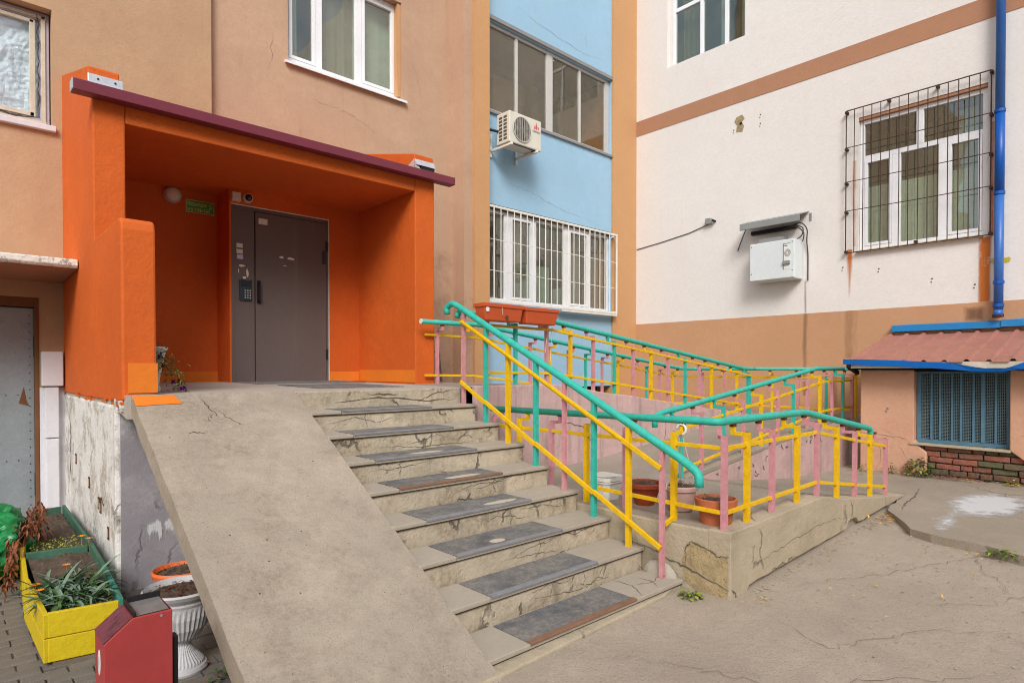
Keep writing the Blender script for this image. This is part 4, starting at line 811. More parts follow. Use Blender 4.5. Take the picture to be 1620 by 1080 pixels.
# ------------------------------------------------------------------ stairs
st = thing('entrance_staircase', 'cracked concrete staircase of eight steps climbing to the orange porch', 'staircase', (2.7, 2.2, 0))
NY = [4.31-.3024*i for i in range(8)]; NZ = [1.113-.1516*i for i in range(8)]
XS0, XS1 = 1.97, 3.55
def xl(y): return 1.985 - .12*(4.66-y)/2.62 - .006
m = MB(); m.box(XS0, XS1+.04, 4.62, 5.0, -.1, 1.10); m.prism([(4.62, 1.252), (4.62, 1.0), (4.99, 1.0), (4.99, 1.258)], 'X', XS0, XS1+.04); m.build('riser', 'old concrete', st, bevel=.008)
for i in range(8):
    y, z = NY[i], NZ[i]; yb = (NY[i-1] if i else 4.62) + .02; wob = .0 if i < 7 else .01
    x0_ = xl(y); m = MB(); m.box(x0_, XS1+.01*(i % 3)-.02, y+.012, yb, -.1 if i < 7 else -.05, z-.026); s = m.build('step', 'old concrete', st, bevel=.01)
    xe = 2.14 if i > 0 else 2.2; xr = 3.04
    m = MB(); m.box(x0_-.004, xe, y-.004, yb-.02, z-.026, z); m.build('tread_tile', 'tread tile', s, bevel=.005)
    m = MB(); m.box(xr, XS1+.01*(i % 3)-.015, y-.004, yb-.02, z-.026, z); m.build('tread_tile', 'tread tile', s, bevel=.005)
    m = MB(); m.box(xe+.003, xr-.003, y+.0, yb-.02, z-.026, z-.004); m.build('tread_slab', 'tread tile', s)
    m = MB(); m.box(xe+.006, xr-.006, y+.036, yb-.035, z-.004, z+.0012); m.build('tread_mat', 'rubber mat', s)
    m = MB(); m.prism([(y-.006, z-.010), (y-.006, z+.001), (y-.003, z+.003), (y+.034, z+.003), (y+.034, z+.0), (y-.003, z+.0), (y-.003, z-.010)], 'X', xe+.005, xr-.005); m.build('nosing', 'nosing brown' if i in (3, 7) else 'nosing strip', s)
    m = MB(); m.box(x0_, XS1+.01*(i % 3)-.02, y+.004, y+.0115, z-.034, z-.0265); m.build('painted_shadow_line', 'crack and shadow dark', s)  # dark strip painted in for the shadow under the tread overhang
    if i in (2, 3, 4, 5):
        PT = lambda u, v, d=0, z=z: Vector((u, v, z+.0015+d)); u0 = 2.5+.1*(i-3) if i != 5 else 2.45
        patch(PT, u0, u0+(.46 if i != 5 else .16), y+.03, y+.16, 'worn_patch', 'worn patch', s, d=.0008, n=18, shape=lambda a, b: (1-((a-.5)/.5)**2-((b-.42)/.42)**2)*.9+.12*noise.noise(Vector((a*9, b*4, u0))))
    PR = AX('Y', y+.012); m = MB(); rc = random.Random(100+i)
    zb = (NZ[i+1] if i < 7 else 0)+.0
    if i < 7:
        for k in range((1, 2, 1, 2, 2, 3, 3, 0)[i]):
            u = rc.uniform(2.0, 2.6) + k*.35; pts = [(u, zb + rc.uniform(.02, .1))]
            for q in range(rc.randrange(4, 9)): pts.append((min(3.5, pts[-1][0] + rc.uniform(.04, .16)), min(z-.035, max(zb+.015, pts[-1][1] + rc.uniform(-.03, .035)))))
            ribbon(m, PR, pts, .0034, d=.0025, seed=i*10+k, jit=.006, sub=4)
            b0 = pts[len(pts)//2]; ribbon(m, PR, [b0, (b0[0]+rc.uniform(-.03, .05), (b0[1]+z-.03)/2), (b0[0]+rc.uniform(-.02, .06), z-.03)], .0035, d=.0025, seed=i*10+k+5, jit=.004, sub=4)
            if k == 0: ribbon(m, PR, [b0, (b0[0]+rc.uniform(-.05, .05), zb+.01)], .005, d=.0025, seed=i*10+k+7, jit=.004, sub=4)
        m.build('crack', 'stair crack', s, kind='stuff', fix=False)
PT0 = AX('Y', 4.62); m = MB()
for k, pts in enumerate(([(2.3, 1.16), (2.7, 1.19), (3.2, 1.14), (3.5, 1.15)], [(3.1, 1.14), (3.25, 1.2), (3.5, 1.24)], [(2.6, 1.22), (2.9, 1.21)])): ribbon(m, PT0, pts, .009, d=.003, seed=k, jit=.008, sub=6)
m.build('crack', 'stair crack', st, kind='stuff', fix=False)
m = MB(); PTB = lambda u, v, d=0: Vector((u, v, NZ[7]+d))
for k, pts in enumerate(([(3.1, 2.2), (3.2, 2.35), (3.18, 2.48)], [(3.2, 2.35), (3.35, 2.3), (3.5, 2.33)], [(3.3, 2.22), (3.36, 2.32), (3.33, 2.44)])): ribbon(m, PTB, pts, .005, d=.0015, seed=k, jit=.01, sub=5)
m.build('crack', 'crack and shadow dark', st, kind='stuff', fix=False)
m = MB(); m.prism([(1.7, 2.10), (3.3, 2.17), (3.60, 2.24), (3.60, 2.5), (1.7, 2.5)], 'Z', -.05, .018); m.build('footing', 'side concrete', st, bevel=.01)
# ------------------------------------------------------------------ pram ramp left of the steps
pr = thing('pram_ramp', 'steep smooth concrete ramp slab left of the steps', 'ramp', (1.4, 2.1, 0))
SL = (1.258+.02)/(4.66-2.06)
def rz(y): return 1.262 - (4.66-y)*SL
m = MB(); nxx, nyy = 24, 44
def edge0(t): return .885-.04*t + .006*noise.noise(Vector((t*14, 0, 0)))     # left edge, t=0 at top
def edge1(t): return 1.985-.12*t + .007*noise.noise(Vector((t*16, 5, 0))) + (-.02 if .80 < t < .84 else 0)
def rp(a, b, dz=0):
    y = 4.66-2.62*b; x0, x1 = edge0(b), edge1(b); x = x0+(x1-x0)*a
    return Vector((x, y, rz(y) + dz + .006*noise.noise(Vector((x*1.5, y*1.5, 2))) + .0015*noise.noise(Vector((x*9, y*9, 2)))))
m.grid(lambda a, b: rp(a, b), nxx, nyy)
T = .135
for a in (0, 1): m.grid(lambda s, b: rp(a, b) - Vector((0, 0, T*s*(1+.05*noise.noise(Vector((b*20, s, a)))))), 2, nyy)
m.grid(lambda a, b: rp(a, b) - Vector((0, 0, T)), 2, nyy)
for b in (0, 1): m.grid(lambda a, s: rp(a, b) - Vector((0, 0, T*s)), nxx, 1)
o = m.build('ramp_slab', 'ramp concrete', pr, fix=False)
b = bmesh.new(); b.from_mesh(o.data); bmesh.ops.remove_doubles(b, verts=b.verts, dist=2e-4); bmesh.ops.recalc_face_normals(b, faces=b.faces); b.to_mesh(o.data); b.free()
m = MB(); m.prism([(4.62, 1.10), (3.2, .42), (2.1, -.05), (2.1, -.15), (5.0, -.15), (5.0, 1.10)], 'X', 1.5, 1.8); m.build('support', 'side concrete', pr)
PP = lambda u, v, d=0: Vector((u, v, rz(v) + d + .006*noise.noise(Vector((u*1.5, v*1.5, 2)))))
m = MB()
for k, pts in enumerate(([(1.28, 4.62), (1.3, 4.45), (1.34, 4.3)], [(1.34, 4.45), (1.4, 4.3), (1.46, 4.22)], [(1.1, 4.2), (1.2, 4.18)], [(1.3, 4.38), (1.25, 4.3)])): ribbon(m, PP, pts, .005, d=.003, seed=k, jit=.012, sub=6)
m.build('crack', 'crack and shadow dark', pr, kind='stuff', fix=False)
rr = random.Random(12); m = MB()
for k in range(30):
    u, v = rr.uniform(.95, 1.8), rr.uniform(2.15, 3.5) if k % 4 else rr.uniform(3, 4.5); s = rr.choice((.0015, .002, .003, .005))
    m.add([PP(u+s*math.cos(2*PI*q/7)*rr.uniform(.7, 1.2), v+s*math.sin(2*PI*q/7)*rr.uniform(.7, 1.2), .0018) for q in range(7)], [tuple(range(7))])
m.build('pit', 'grey patch' if 0 else 'crack and shadow dark', pr, kind='stuff', fix=False)
m = MB(); m.add([PP(.888, 4.64, .004), PP(1.13, 4.64, .004), PP(1.16, 4.53, .004), PP(.885, 4.52, .004)], [(0, 1, 2, 3)]); m.build('painted_strip', 'fresh orange paint', pr, fix=False)
# ------------------------------------------------------------------ wheelchair ramp with three flights
wr = thing('wheelchair_ramp', 'switchback concrete wheelchair ramp with pink rendered walls right of the steps', 'ramp', (6, 3, 0))
FL = [(3.57, .41), (5.05, .43), (5.46, .35), (5.88, .30), (6.28, .25), (6.72, .20), (7.35, .14)]
def wob(p, s): return [(a, b+.006*noise.noise(Vector((a*5, s, 0)))) for a, b in p]
m = MB(); m.prism([(3.575, 1.905), (5.1, 1.905), (5.1, 4.4), (3.575, 4.4)], 'Z', -.1, .412); m.build('lower_platform', 'ramp floor concrete', wr)
m = MB(); m.prism([(5.1, -.1), (5.1, .428)] + FL[2:] + [(7.35, -.1)], 'Y', 1.905, 3.1); m.build('lower_flight', 'ramp floor concrete', wr)
prof = []; n = 60
top = [(3.57+ (7.1-3.57)*i/n, 0) for i in range(n+1)]
def flz(x):
    for (a, b), (c, d) in zip(FL, FL[1:]):
        if a <= x <= c: return b+(d-b)*(x-a)/(c-a)
    return FL[-1][1]
tp = [(x, flz(x)+.003+.004*noise.noise(Vector((x*6, 0, 0)))) for x, _ in top]
bt = [(x, (.03+gz(x)+.012*noise.noise(Vector((x*7, 9, 0)))+(.05 if 5.55 < x < 5.75 else 0)+(.05*(x-6.6) if x > 6.6 else 0)) if x > 3.8 else -.02) for x, _ in top]
m = MB(); m.prism([(3.556, .41)] + tp + bt[::-1] + [(3.556, -.02)], 'Y', 1.868, 2.02); m.build('kerb_wall', 'side concrete', wr, bevel=.008)
m = MB(); m.box(3.8, 6.6, 1.91, 2.0, -.05, .08); m.build('undercut_shade', 'crack and shadow dark', wr)  # dark block in the undercut; the gap's shadow is put into its colour
m = MB(); sd_ = [(1.89, -.02), (1.89, .411), (2.4, .398), (2.9, .402), (3.4, .408), (4.4, .41), (4.4, -.02)]; m.prism(sd_, 'X', 3.5585, 3.72); m.build('kerb_wall', 'side concrete', wr, bevel=.012)
PC = AX('X', 3.556); PK = AX('Y', 1.868)
# broken render at the corner
r = random.Random(8); pts = [(1.885, .27), (1.95, .25), (2.0, .275), (2.06, .305), (2.13, .31), (2.17, .29), (2.18, .24), (2.21, .17), (2.19, .13), (2.05, .10), (1.95, .07), (1.885, .06)]
m = MB(); m.add([PC(a, b, .003) for a, b in pts], [tuple(range(len(pts)))]); m.build('bare_patch', 'rough aggregate', wr, fix=False)
m = MB(); m.add([PC(a, b, .002) for a, b in ((1.885, .055), (2.1, .10), (2.2, .135), (2.2, .05), (2.1, -.0), (1.885, -.02))], [tuple(range(6))]); m.build('bare_patch', 'rough aggregate', wr, fix=False)
m = MB()
for k, pts in enumerate(([(2.62, .22), (2.45, .20), (2.3, .15), (2.2, .14), (2.05, .10), (1.875, .055)], [(2.18, .14), (2.18, .26), (2.14, .31), (2.0, .28), (1.95, .25), (1.875, .265)])): ribbon(m, PC, pts, .008, d=.005, seed=k, jit=.008, sub=6)
ribbon(m, PK, [(3.57, .06), (3.62, .02), (3.6, -.02)], .012, seed=1, jit=.01, sub=4); ribbon(m, PK, [(3.75, .14), (4.4, .20), (5.0, .23), (5.6, .20)], .003, seed=3, jit=.01, sub=14)
m.build('crack', 'stair crack', wr, kind='stuff', fix=False)
m = MB(); m.lathe([(0, .085), (.09, .07), (.15, .02), (.17, -.03)], (3.52, 2.36, .06), n=14, sx=.28, sy=.85); m.build('mortar_lump', 'stone lump', wr, smooth=True)
# middle flight and turning platform
m = MB(); MF = [(5.08, .40), (8.5, .715), (8.62, .725), (8.62, -.1), (5.08, -.1)]; m.prism(MF, 'Y', 3.16, 4.4); m.build('middle_flight', 'ramp floor concrete', wr)
m = MB(); m.prism([(5.06, .28), (5.06, .415), (5.5, .45), (8.5, .735), (8.62, .74), (9.2, .74), (9.2, -.1), (5.4, -.1), (5.4, .27)], 'Y', 3.095, 3.2); m.build('retaining_wall', 'pink wall', wr, bevel=.012)
m = MB(); m.prism([(5.05, .38), (5.05, .43), (8.5, .752), (9.2, .755), (9.2, .725), (8.5, .722)], 'Y', 3.088, 3.22); m.build('coping', 'ramp floor concrete', wr, bevel=.006)
m = MB(); m.prism([(8.6, 3.16), (XB, 3.16), (XB, 7.35), (9.0, 7.35), (9.0, 5.95), (8.6, 5.95)], 'Z', -.1, .732); m.box(9.2, XB-.01, 2.86, 3.17, -.1, .735); m.build('turning_platform', 'ramp floor concrete', wr)
# upper flight
UF = [(3.60, 1.262), (4.65, 1.262), (9.0, .735), (9.0, -.1), (3.6, -.1)]
m = MB(); m.prism(UF, 'Y', 4.46, 5.95); m.build('upper_flight', 'ramp floor concrete', wr)
up = [(3.6, 1.275), (4.65, 1.27)] + [(4.65+4.35*i/10, 1.27-.53*i/10+.008*math.sin(i*2.4)) for i in range(1, 11)] + [(9.1, .735), (9.1, -.1), (3.6, -.1)]
m = MB(); m.prism(up, 'Y', 4.398, 4.52); m.build('retaining_wall', 'pink wall', wr, bevel=.01)
m = MB(); m.prism([(3.6, 1.0), (3.6, 1.26), (4.6, 1.255), (4.6, 1.0)], 'Y', 4.38, 4.6) if False else m.box(3.6, 3.72, 4.46, 4.62, 1.0, 1.262); m.build('landing_joint', 'old concrete', wr)
PMW = AX('Y', 4.398); m = MB()
for k, pts in enumerate(([(4.7, .9), (5.1, .8), (5.3, .55)], [(6.6, .95), (6.7, .7), (6.65, .5)], [(7.6, .78), (7.7, .66)])): ribbon(m, PMW, pts, .006, seed=k+3, jit=.012, sub=6)
m.build('crack', 'crack and shadow dark', wr, kind='stuff', fix=False)
PMF = AX('Y', 3.095); squig(PMF, 6.9, 8.3, .45, .62, 16, .012, 41, wr, 'stair crack', 'scuff'); squig(PMF, 5.6, 6.8, .28, .42, 10, .010, 43, wr, 'stair crack', 'scuff')
m = MB(); m.box(3.58, XB-.02, 6.9, 7.4, -.15, .0); m.build('gutter', 'dark void', wr)
m = MB(); m.box(3.6, 4.6, 5.951, YM, 1.0, 1.262); m.build('floor_slab', 'landing concrete', ld)
# ------------------------------------------------------------------ railings
CM = {'P': 'pink paint', 'Y': 'yellow paint', 'T': 'teal paint'}
def post(par, b, top, inb, rail, c, w=.034):
    """square post with a Z bracket carrying the tube inboard"""
    m = MB(); x, y, z = b; m.box(x-w/2, x+w/2, y-w/2, y+w/2, z-.03, top)
    i = Vector((inb[0], inb[1], 0)); p = Vector((x, y, top-.012)); q = p + i
    m.beam(p - i.normalized()*w*.3, q + i.normalized()*.012, .026, .024); m.beam(q + Vector((0, 0, -.010)), Vector((q.x, q.y, rail)), .024, .026, up=(i.x, i.y, 0))
    o = m.build('post', CM[c], par)
    e = MB(); e.box(x-w*.3, x+w*.3, y-w*.3, y+w*.3, top-.001, top+.0008); e.build('tube_end', 'rust', o)
    j = MB(); j.beam((q.x, q.y, rail-.022), (q.x, q.y, rail-.002), .034, .034); j.build('weld', 'rust' if c != 'T' else CM[c], o)
    return o
def tube_rail(par, pts, name='handrail', mt='teal paint', r=.0265):
    m = MB(); m.tube(poly_round(pts, .06, 5), r, 14); return m.build(name, mt, par, smooth=True)
def flat_rail(par, pts, w=.020, h=.026, mt='yellow paint', name='midrail'):
    for a, b in zip(pts, pts[1:]): m = MB(); m.beam(a, b, w, h); m.build(name, mt, par, bevel=.002)
# stair railing
XR_ = 3.46
sr = thing('stair_railing', 'straight sloping railing beside the stairs with thick turquoise handrail and double yellow rails', 'railing', (XR_, 4.41, 1.11))
SY = [4.41, 4.10, 3.81, 3.48, 3.17, 2.88, 2.57, 2.30]; SC = 'PTYTPTYP'
def hz_(y): return 1.985 - (4.45-y)*.4936
for y, c, z in zip(SY, SC, NZ):
    w = .034 if c != 'P' else .030; m = MB(); m.box(XR_-w/2, XR_+w/2, y-w/2, y+w/2, z-.002, hz_(y)-.01); m.build('post', CM[c], sr)
tube_rail(sr, [(XR_, 4.66, 1.945), (XR_, 4.67, 2.01), (XR_, 4.58, 2.045), (XR_, 4.45, 1.985), (XR_, 2.14, hz_(2.14)), (XR_, 2.03, .775), (XR_, 2.03, .69)], r=.028)
def ur(y): return 1.83 - (4.35-y)*(1.83-.775)/(4.35-2.28)
def lr(y): return 1.275 - (4.35-y)*(1.275-.255)/(4.35-2.28)
flat_rail(sr, [(XR_-.03, 4.41, ur(4.41)), (XR_-.03, 2.29, ur(2.29))], .020, .030)
segs = [4.42, 4.08, 3.46, 2.86, 2.29]
for a, b in zip(segs, segs[1:]): flat_rail(sr, [(XR_-.03, a, lr(a)+.006), (XR_-.03, b, lr(b)-.004)], .020, .032)
m = MB(); m.beam((XR_-.035, 4.41, ur(4.41)+.004), (XR_-.035, 2.6, ur(2.6)+.004), .026, .010); m.build('midrail', 'yellow paint', sr)
# lower platform and last flight
lrg = thing('platform_railing', 'low railing round the pot platform and last ramp flight with alternating yellow and pink posts', 'railing', (3.6, 1.93, .41))
FX = [(3.90, 'Y'), (4.27, 'P'), (4.69, 'Y'), (5.06, 'P'), (5.48, 'Y'), (5.90, 'P'), (6.30, 'Y'), (6.74, 'P')]
YP = 1.935
def rlx(x): return 1.085 if x < 5.05 else 1.085-.150*(x-5.05)
m = MB(); z = flz(3.6); m.box(3.583, 3.617, YP-.017, YP+.017, z-.02, 1.005); m.beam((3.6, YP, .993), (3.675, YP+.075, .993), .026, .024); m.beam((3.675, YP+.075, .985), (3.675, YP+.075, 1.06), .024, .026, up=(1, 0, 0)); m.build('post', CM['P'], lrg)
for x, c in FX: post(lrg, (x, YP, flz(x)), rlx(x)-.075, (0, .10), rlx(x)-.02, c)
SX = [(2.30, 'Y'), (2.70, 'P'), (3.07, 'Y'), (3.44, 'P'), (3.82, 'Y'), (4.16, 'P')]
for y, c in SX: post(lrg, (3.60, y, .405), 1.01, (.10, 0), 1.065, c)
tube_rail(lrg, [(3.70, 4.30, 1.065), (3.70, 2.05, 1.085), (3.74, 2.03, 1.085), (5.05, YP+.10, rlx(5.05)), (6.50, YP+.10, rlx(6.5)), (6.62, YP+.10, rlx(6.62)), (6.64, YP+.10, rlx(6.6)-.09)])
flat_rail(lrg, [(3.60, 4.16, .93), (3.60, YP, .93), (5.05, YP, .93), (6.76, YP, .93-.150*1.71)])
flat_rail(lrg, [(3.60, 3.1, .535), (3.60, YP, .52), (5.05, YP, .535), (6.76, YP, .535-.150*1.71)])
m = MB(); m.beam((3.60, 2.30, .43), (3.49, 2.30, .40), .024, .024); m.build('foot_brace', 'yellow paint', lrg)
# middle flight
mr = thing('middle_flight_railing', 'railing rising to the right along the pink retaining wall towards the annex', 'railing', (5.02, 3.15, .41))
MX = [5.02, 5.38, 5.80, 6.22, 6.63, 7.05, 7.47, 7.88, 8.27, 8.68, 9.07, 9.42]; MC = 'TPTPYPTPYPTP'
def mz(x): return .405+.0955*(x-5.1) if x < 8.5 else .735
def mrz(x): return 1.035+.1155*(x-4.95) if x < 8.40 else 1.435
YM_ = 3.13
for x, c in zip(MX, MC): post(mr, (x, YM_, mz(x)), mrz(x)-.075, (-.0, .10), mrz(x)-.02, c, w=.032)
tube_rail(mr, [(4.74, YM_+.10, .90), (4.735, YM_+.10, 1.0), (4.90, YM_+.10, 1.035), (5.1, YM_+.10, mrz(5.1)), (8.40, YM_+.10, 1.435), (9.5, YM_+.10, 1.435)])
flat_rail(mr, [(5.02, YM_, mrz(5.02)-.17), (8.40, YM_, 1.265), (9.42, YM_, 1.27)]); flat_rail(mr, [(5.02, YM_, mrz(5.02)-.55), (8.40, YM_, .885), (9.42, YM_, .90)])
# upper flight, outer side
ur_ = thing('upper_flight_railing', 'long railing falling rightwards on the pink wall with two planter boxes at its left end', 'railing', (3.7, 4.45, 1.27))
UX = [(3.76, 'P'), (4.13, 'T'), (4.57, 'P'), (4.94, 'Y'), (5.32, 'P'), (5.70, 'T'), (6.06, 'P'), (6.43, 'Y'), (6.81, 'P'), (7.21, 'T'), (7.56, 'P'), (7.89, 'Y'), (8.25, 'P'), (8.62, 'Y'), (9.02, 'T')]
def uz(x): return 1.265 if x < 4.65 else 1.265-.1218*(x-4.65)
def urz(x): return 1.955 if x < 4.65 else 1.955-.1182*(x-4.65)
for x, c in UX: post(ur_, (x, 4.44, uz(x)), urz(x)-.075, (0, .10), urz(x)-.02, c, w=.032)
tube_rail(ur_, [(3.48, 4.54, 1.91), (3.50, 4.54, 1.955), (4.65, 4.54, 1.955), (9.02, 4.54, urz(9.02)), (9.2, 4.54, 1.435), (9.3, 4.50, 1.435)])
flat_rail(ur_, [(3.7, 4.42, 1.845), (4.65, 4.42, 1.835), (9.02, 4.42, urz(9.02)-.11)]); flat_rail(ur_, [(3.7, 4.42, 1.40), (4.65, 4.42, 1.385), (9.02, 4.42, urz(9.02)-.57)])
# upper flight, wall side, and along the turning platform
br = thing('wall_side_railing', 'far railing of the upper ramp flight along the blue bay, turning along the white building', 'railing', (4.1, 5.74, 1.27))
BX = 'PYPTPYPTPYPTPY'
for k in range(14):
    x = 4.12+.37*k; c = BX[k]
    post(br, (x, 5.74, uz(x)), urz(x)-.065, (0, -.10), urz(x)-.02, c, w=.032)
tube_rail(br, [(3.83, 5.64, 1.955), (4.65, 5.64, 1.955), (9.05, 5.64, 1.435), (9.38, 5.62, 1.435), (9.40, 5.5, 1.435), (9.40, 3.05, 1.43)])
flat_rail(br, [(3.95, 5.74, 1.82), (4.65, 5.74, 1.81), (9.0, 5.74, urz(9.0)-.13), (9.48, 5.74, 1.30), (9.48, 3.0, 1.30)]); flat_rail(br, [(3.95, 5.74, 1.36), (4.65, 5.74, 1.35), (9.0, 5.74, .86), (9.48, 5.74, .85), (9.48, 3.0, .85)])
for k, c in enumerate('PTYPTPYTPYTPYP'[:13]): y = 5.5-.2*k; post(br, (9.48, y, .73), 1.37, (-.08, 0), 1.41, c, w=.03) if k % 2 == 0 else None
for s_, e_, z in ((3.83, 5.64, 1.955),): m = MB(); m.tube([(3.825, 5.64, 1.955), (3.832, 5.64, 1.955)], .029, 12); m.build('end_cap', 'aged white paint', br)
m = MB(); m.tube([(4.28, 5.88, 1.28), (4.2, 5.86, 1.84)], .013, 6); m.tube([(4.26, 5.87, 1.6), (4.18, 5.9, 1.64)], .006, 5); o = m.build('stick', 'twig', None); tag(o, 'dry dark stick leaning behind the railing right of the porch', 'stick')
# ------------------------------------------------------------------ boxes hung on the upper railing
def planter_box(x0, x1, y, z0, z1, label, first):
    t = thing('planter_box', label, 'planter box', ((x0+x1)/2, y, z0), 'plastic planter boxes on the ramp railing')
    m = MB(); t_ = .022; a = [(x0+t_, x1-t_), (x0, x1)]
    h = .075; m.add([(x0+.03, y-h+.015, z0), (x1-.03, y-h+.015, z0), (x1-.03, y+h-.015, z0), (x0+.03, y+h-.015, z0), (x0+.008, y-h, z1-.03), (x1-.008, y-h, z1-.03), (x1-.008, y+h, z1-.03), (x0+.008, y+h, z1-.03)],
                    [(0, 1, 2, 3), (0, 1, 5, 4), (1, 2, 6, 5), (2, 3, 7, 6), (3, 0, 4, 7)]); m.build('box', 'box plastic', t, bevel=.01)
    m = MB(); m.box(x0, x1, y-h-.008, y-h+.006, z1-.035, z1); m.box(x0, x1, y+h-.006, y+h+.008, z1-.035, z1); m.box(x0, x0+.014, y-h+.006, y+h-.006, z1-.035, z1); m.box(x1-.014, x1, y-h+.006, y+h-.006, z1-.035, z1); m.build('rim', 'box plastic', t, bevel=.004)
    m = MB(); m.grid(lambda a, b: (x0+.012+(x1-x0-.024)*a, y-h+.004+(2*h-.008)*b, z1-.04+.012*noise.noise(Vector((a*9, b*3, x0)))), 12, 5); m.build('soil', 'soil', t, fix=False)
    return t
b1 = planter_box(3.58, 4.08, 4.34, 1.875, 2.035, 'terracotta planter box with white sticker and drain hole, left of two on the railing', 1)
m = MB(); m.tube([(3.86, 4.268, 1.915), (3.86, 4.262, 1.915)], .018, 8); m.build('drain_hole', 'soil', b1)
m = MB(); m.add([(3.62+.035*math.cos(k)*(.6+.4*((k*7) % 3)/2), 4.2635, 1.975+.022*math.sin(k)) for k in (0, .7, 1.4, 2.2, 3, 3.9, 4.6, 5.4)], [tuple(range(8))]); m.build('sticker', 'white plastic', b1, fix=False)
m = MB(); m.tube([(3.80, 4.262, 2.035), (3.802, 4.258, 1.93)], .002, 5); m.build('string', 'string', b1)
b2 = planter_box(4.10, 4.57, 4.34, 1.87, 2.03, 'plain terracotta planter box, right one of two on the railing', 0)
m = MB(); m.tube([(4.60, 4.40, 1.86), (4.59, 4.39, 1.7), (4.57, 4.39, 1.5)], .002, 5); m.tube([(4.55, 4.40, 1.86), (4.50, 4.39, 1.6)], .002, 5); m.tube([(4.62, 4.40, 1.86), (4.62, 4.38, 1.74)], .002, 5); tag(m.build('loose_string', 'string', None), 'thin white strings dangling from the upper railing right of the planter boxes', 'string')
# ------------------------------------------------------------------ air conditioner
ac = thing('air_conditioner', 'cream outdoor air conditioner with round fan grille and red flame logo on the blue bay', 'air conditioner', (6.7, 7.1, 4.9))
x0, x1, y0, y1, z0, z1 = 6.34, 7.03, 6.95, 7.25, 4.91, 5.385
m = MB(); m.box(x0, x1, y0, y1, z0, z1); m.build('casing', 'ac casing', ac, bevel=.012)
P = AX('Y', y0); cx, cz, R_ = x0+.26, (z0+z1)/2, .19
m = MB(); m.tube([P(cx, cz, .001), P(cx, cz, .004)], R_, 32); m.build('fan_opening', 'ac dark', ac)
m = MB()
for k in range(5):
    a = k*2*PI/5; m.add([P(cx+.03*math.cos(a), cz+.03*math.sin(a), .006), P(cx+.16*math.cos(a-.25), cz+.16*math.sin(a-.25), .010), P(cx+.17*math.cos(a+.3), cz+.17*math.sin(a+.3), .006)], [(0, 1, 2)])
m.build('fan_blades', 'black trim', ac, fix=False)
fg = MB(); ring = [P(cx+R_*math.cos(2*PI*k/32), cz+R_*math.sin(2*PI*k/32), .016) for k in range(33)]; fg.tube(ring, .006, 6, cap=False); gg = fg.build('fan_guard', 'ac casing', ac)
for k in range(9):
    u = cx - R_ + (k+1)*2*R_/10; h = math.sqrt(max(0, R_**2-(u-cx)**2)); m = MB(); m.tube([P(u, cz-h, .018), P(u, cz+h, .018)], .0035, 5); m.build('wire', 'ac wire', gg)
m = MB()
for k in range(12):
    rr_ = R_*(k+1)/13; m.tube([P(cx+rr_*math.cos(2*PI*q/28), cz+rr_*math.sin(2*PI*q/28), .013) for q in range(29)], .0012, 4, cap=False)
m.build('wire', 'ac wire', gg, kind='stuff')
for c in range(2):
    for r_ in range(7):
        m = MB(); ya = y0+.06+c*.105; za = z0+.05+r_*.055; m.box(x0-.002, x0+.001, ya, ya+.075, za, za+.038); m.build('vent_slot', 'ac dark', ac)
m = MB()
for k in range(7): m.box(x1-.21+k*.028, x1-.20+k*.028, y0-.003, y0+.001, z0+.03, z0+.25)
m.build('front_ribs', 'ac casing', ac)
text('CHIGO', .048, P(x1-.198, z0+.265, .002), (1, 0, 0), (0, 0, 1), 'logo black', 'logo_lettering', ac, sx=1.1)
m = MB()
for pts in ([(0, 0), (.03, -.01), (.045, .03), (.03, .07), (.015, .11), (.005, .07), (-.005, .03)], [(-.035, 0), (-.01, -.015), (-.008, .02), (-.02, .055), (-.03, .03)], [(.05, -.005), (.075, 0), (.07, .04), (.058, .05), (.052, .03)]):
    m.add([P(x1-.13+a, z0+.325+b, .002) for a, b in pts], [tuple(range(len(pts)))])
m.build('flame_logo', 'logo red', ac, fix=False)
for xb, lab in ((6.38, 0), (6.93, 1)):
    m = MB(); m.box(xb-.02, xb+.02, 6.93, YB, z0-.045, z0-.005); m.box(xb-.02, xb+.02, YB-.03, YB, z0-.12, z0+.25); m.build('wall_bracket', 'aged white paint', ac, bevel=.003)
m = MB(); m.box(6.42, 6.9, 6.98, 7.0, z0-.006, z0); m.box(6.9, 7.0, 6.96, 7.05, z0-.012, z0-.002); m.build('rubber_foot', 'black trim', ac)
m = MB(); m.tube([(6.22, YB-.02, 5.18), (6.27, 7.3, 5.16), (6.34, 7.2, 5.12)], .02, 8); m.tube([(6.20, YB, 5.21), (6.22, YB-.03, 5.16)], .035, 8); m.build('refrigerant_pipe', 'black trim', ac)
patch(AX('Y', YB), 6.3, 7.2, 4.3, 4.9, 'stain', 'dirt shade', apt, n=12, shape=lambda a, b: .28*min(1, 4*min(a, 1-a)))
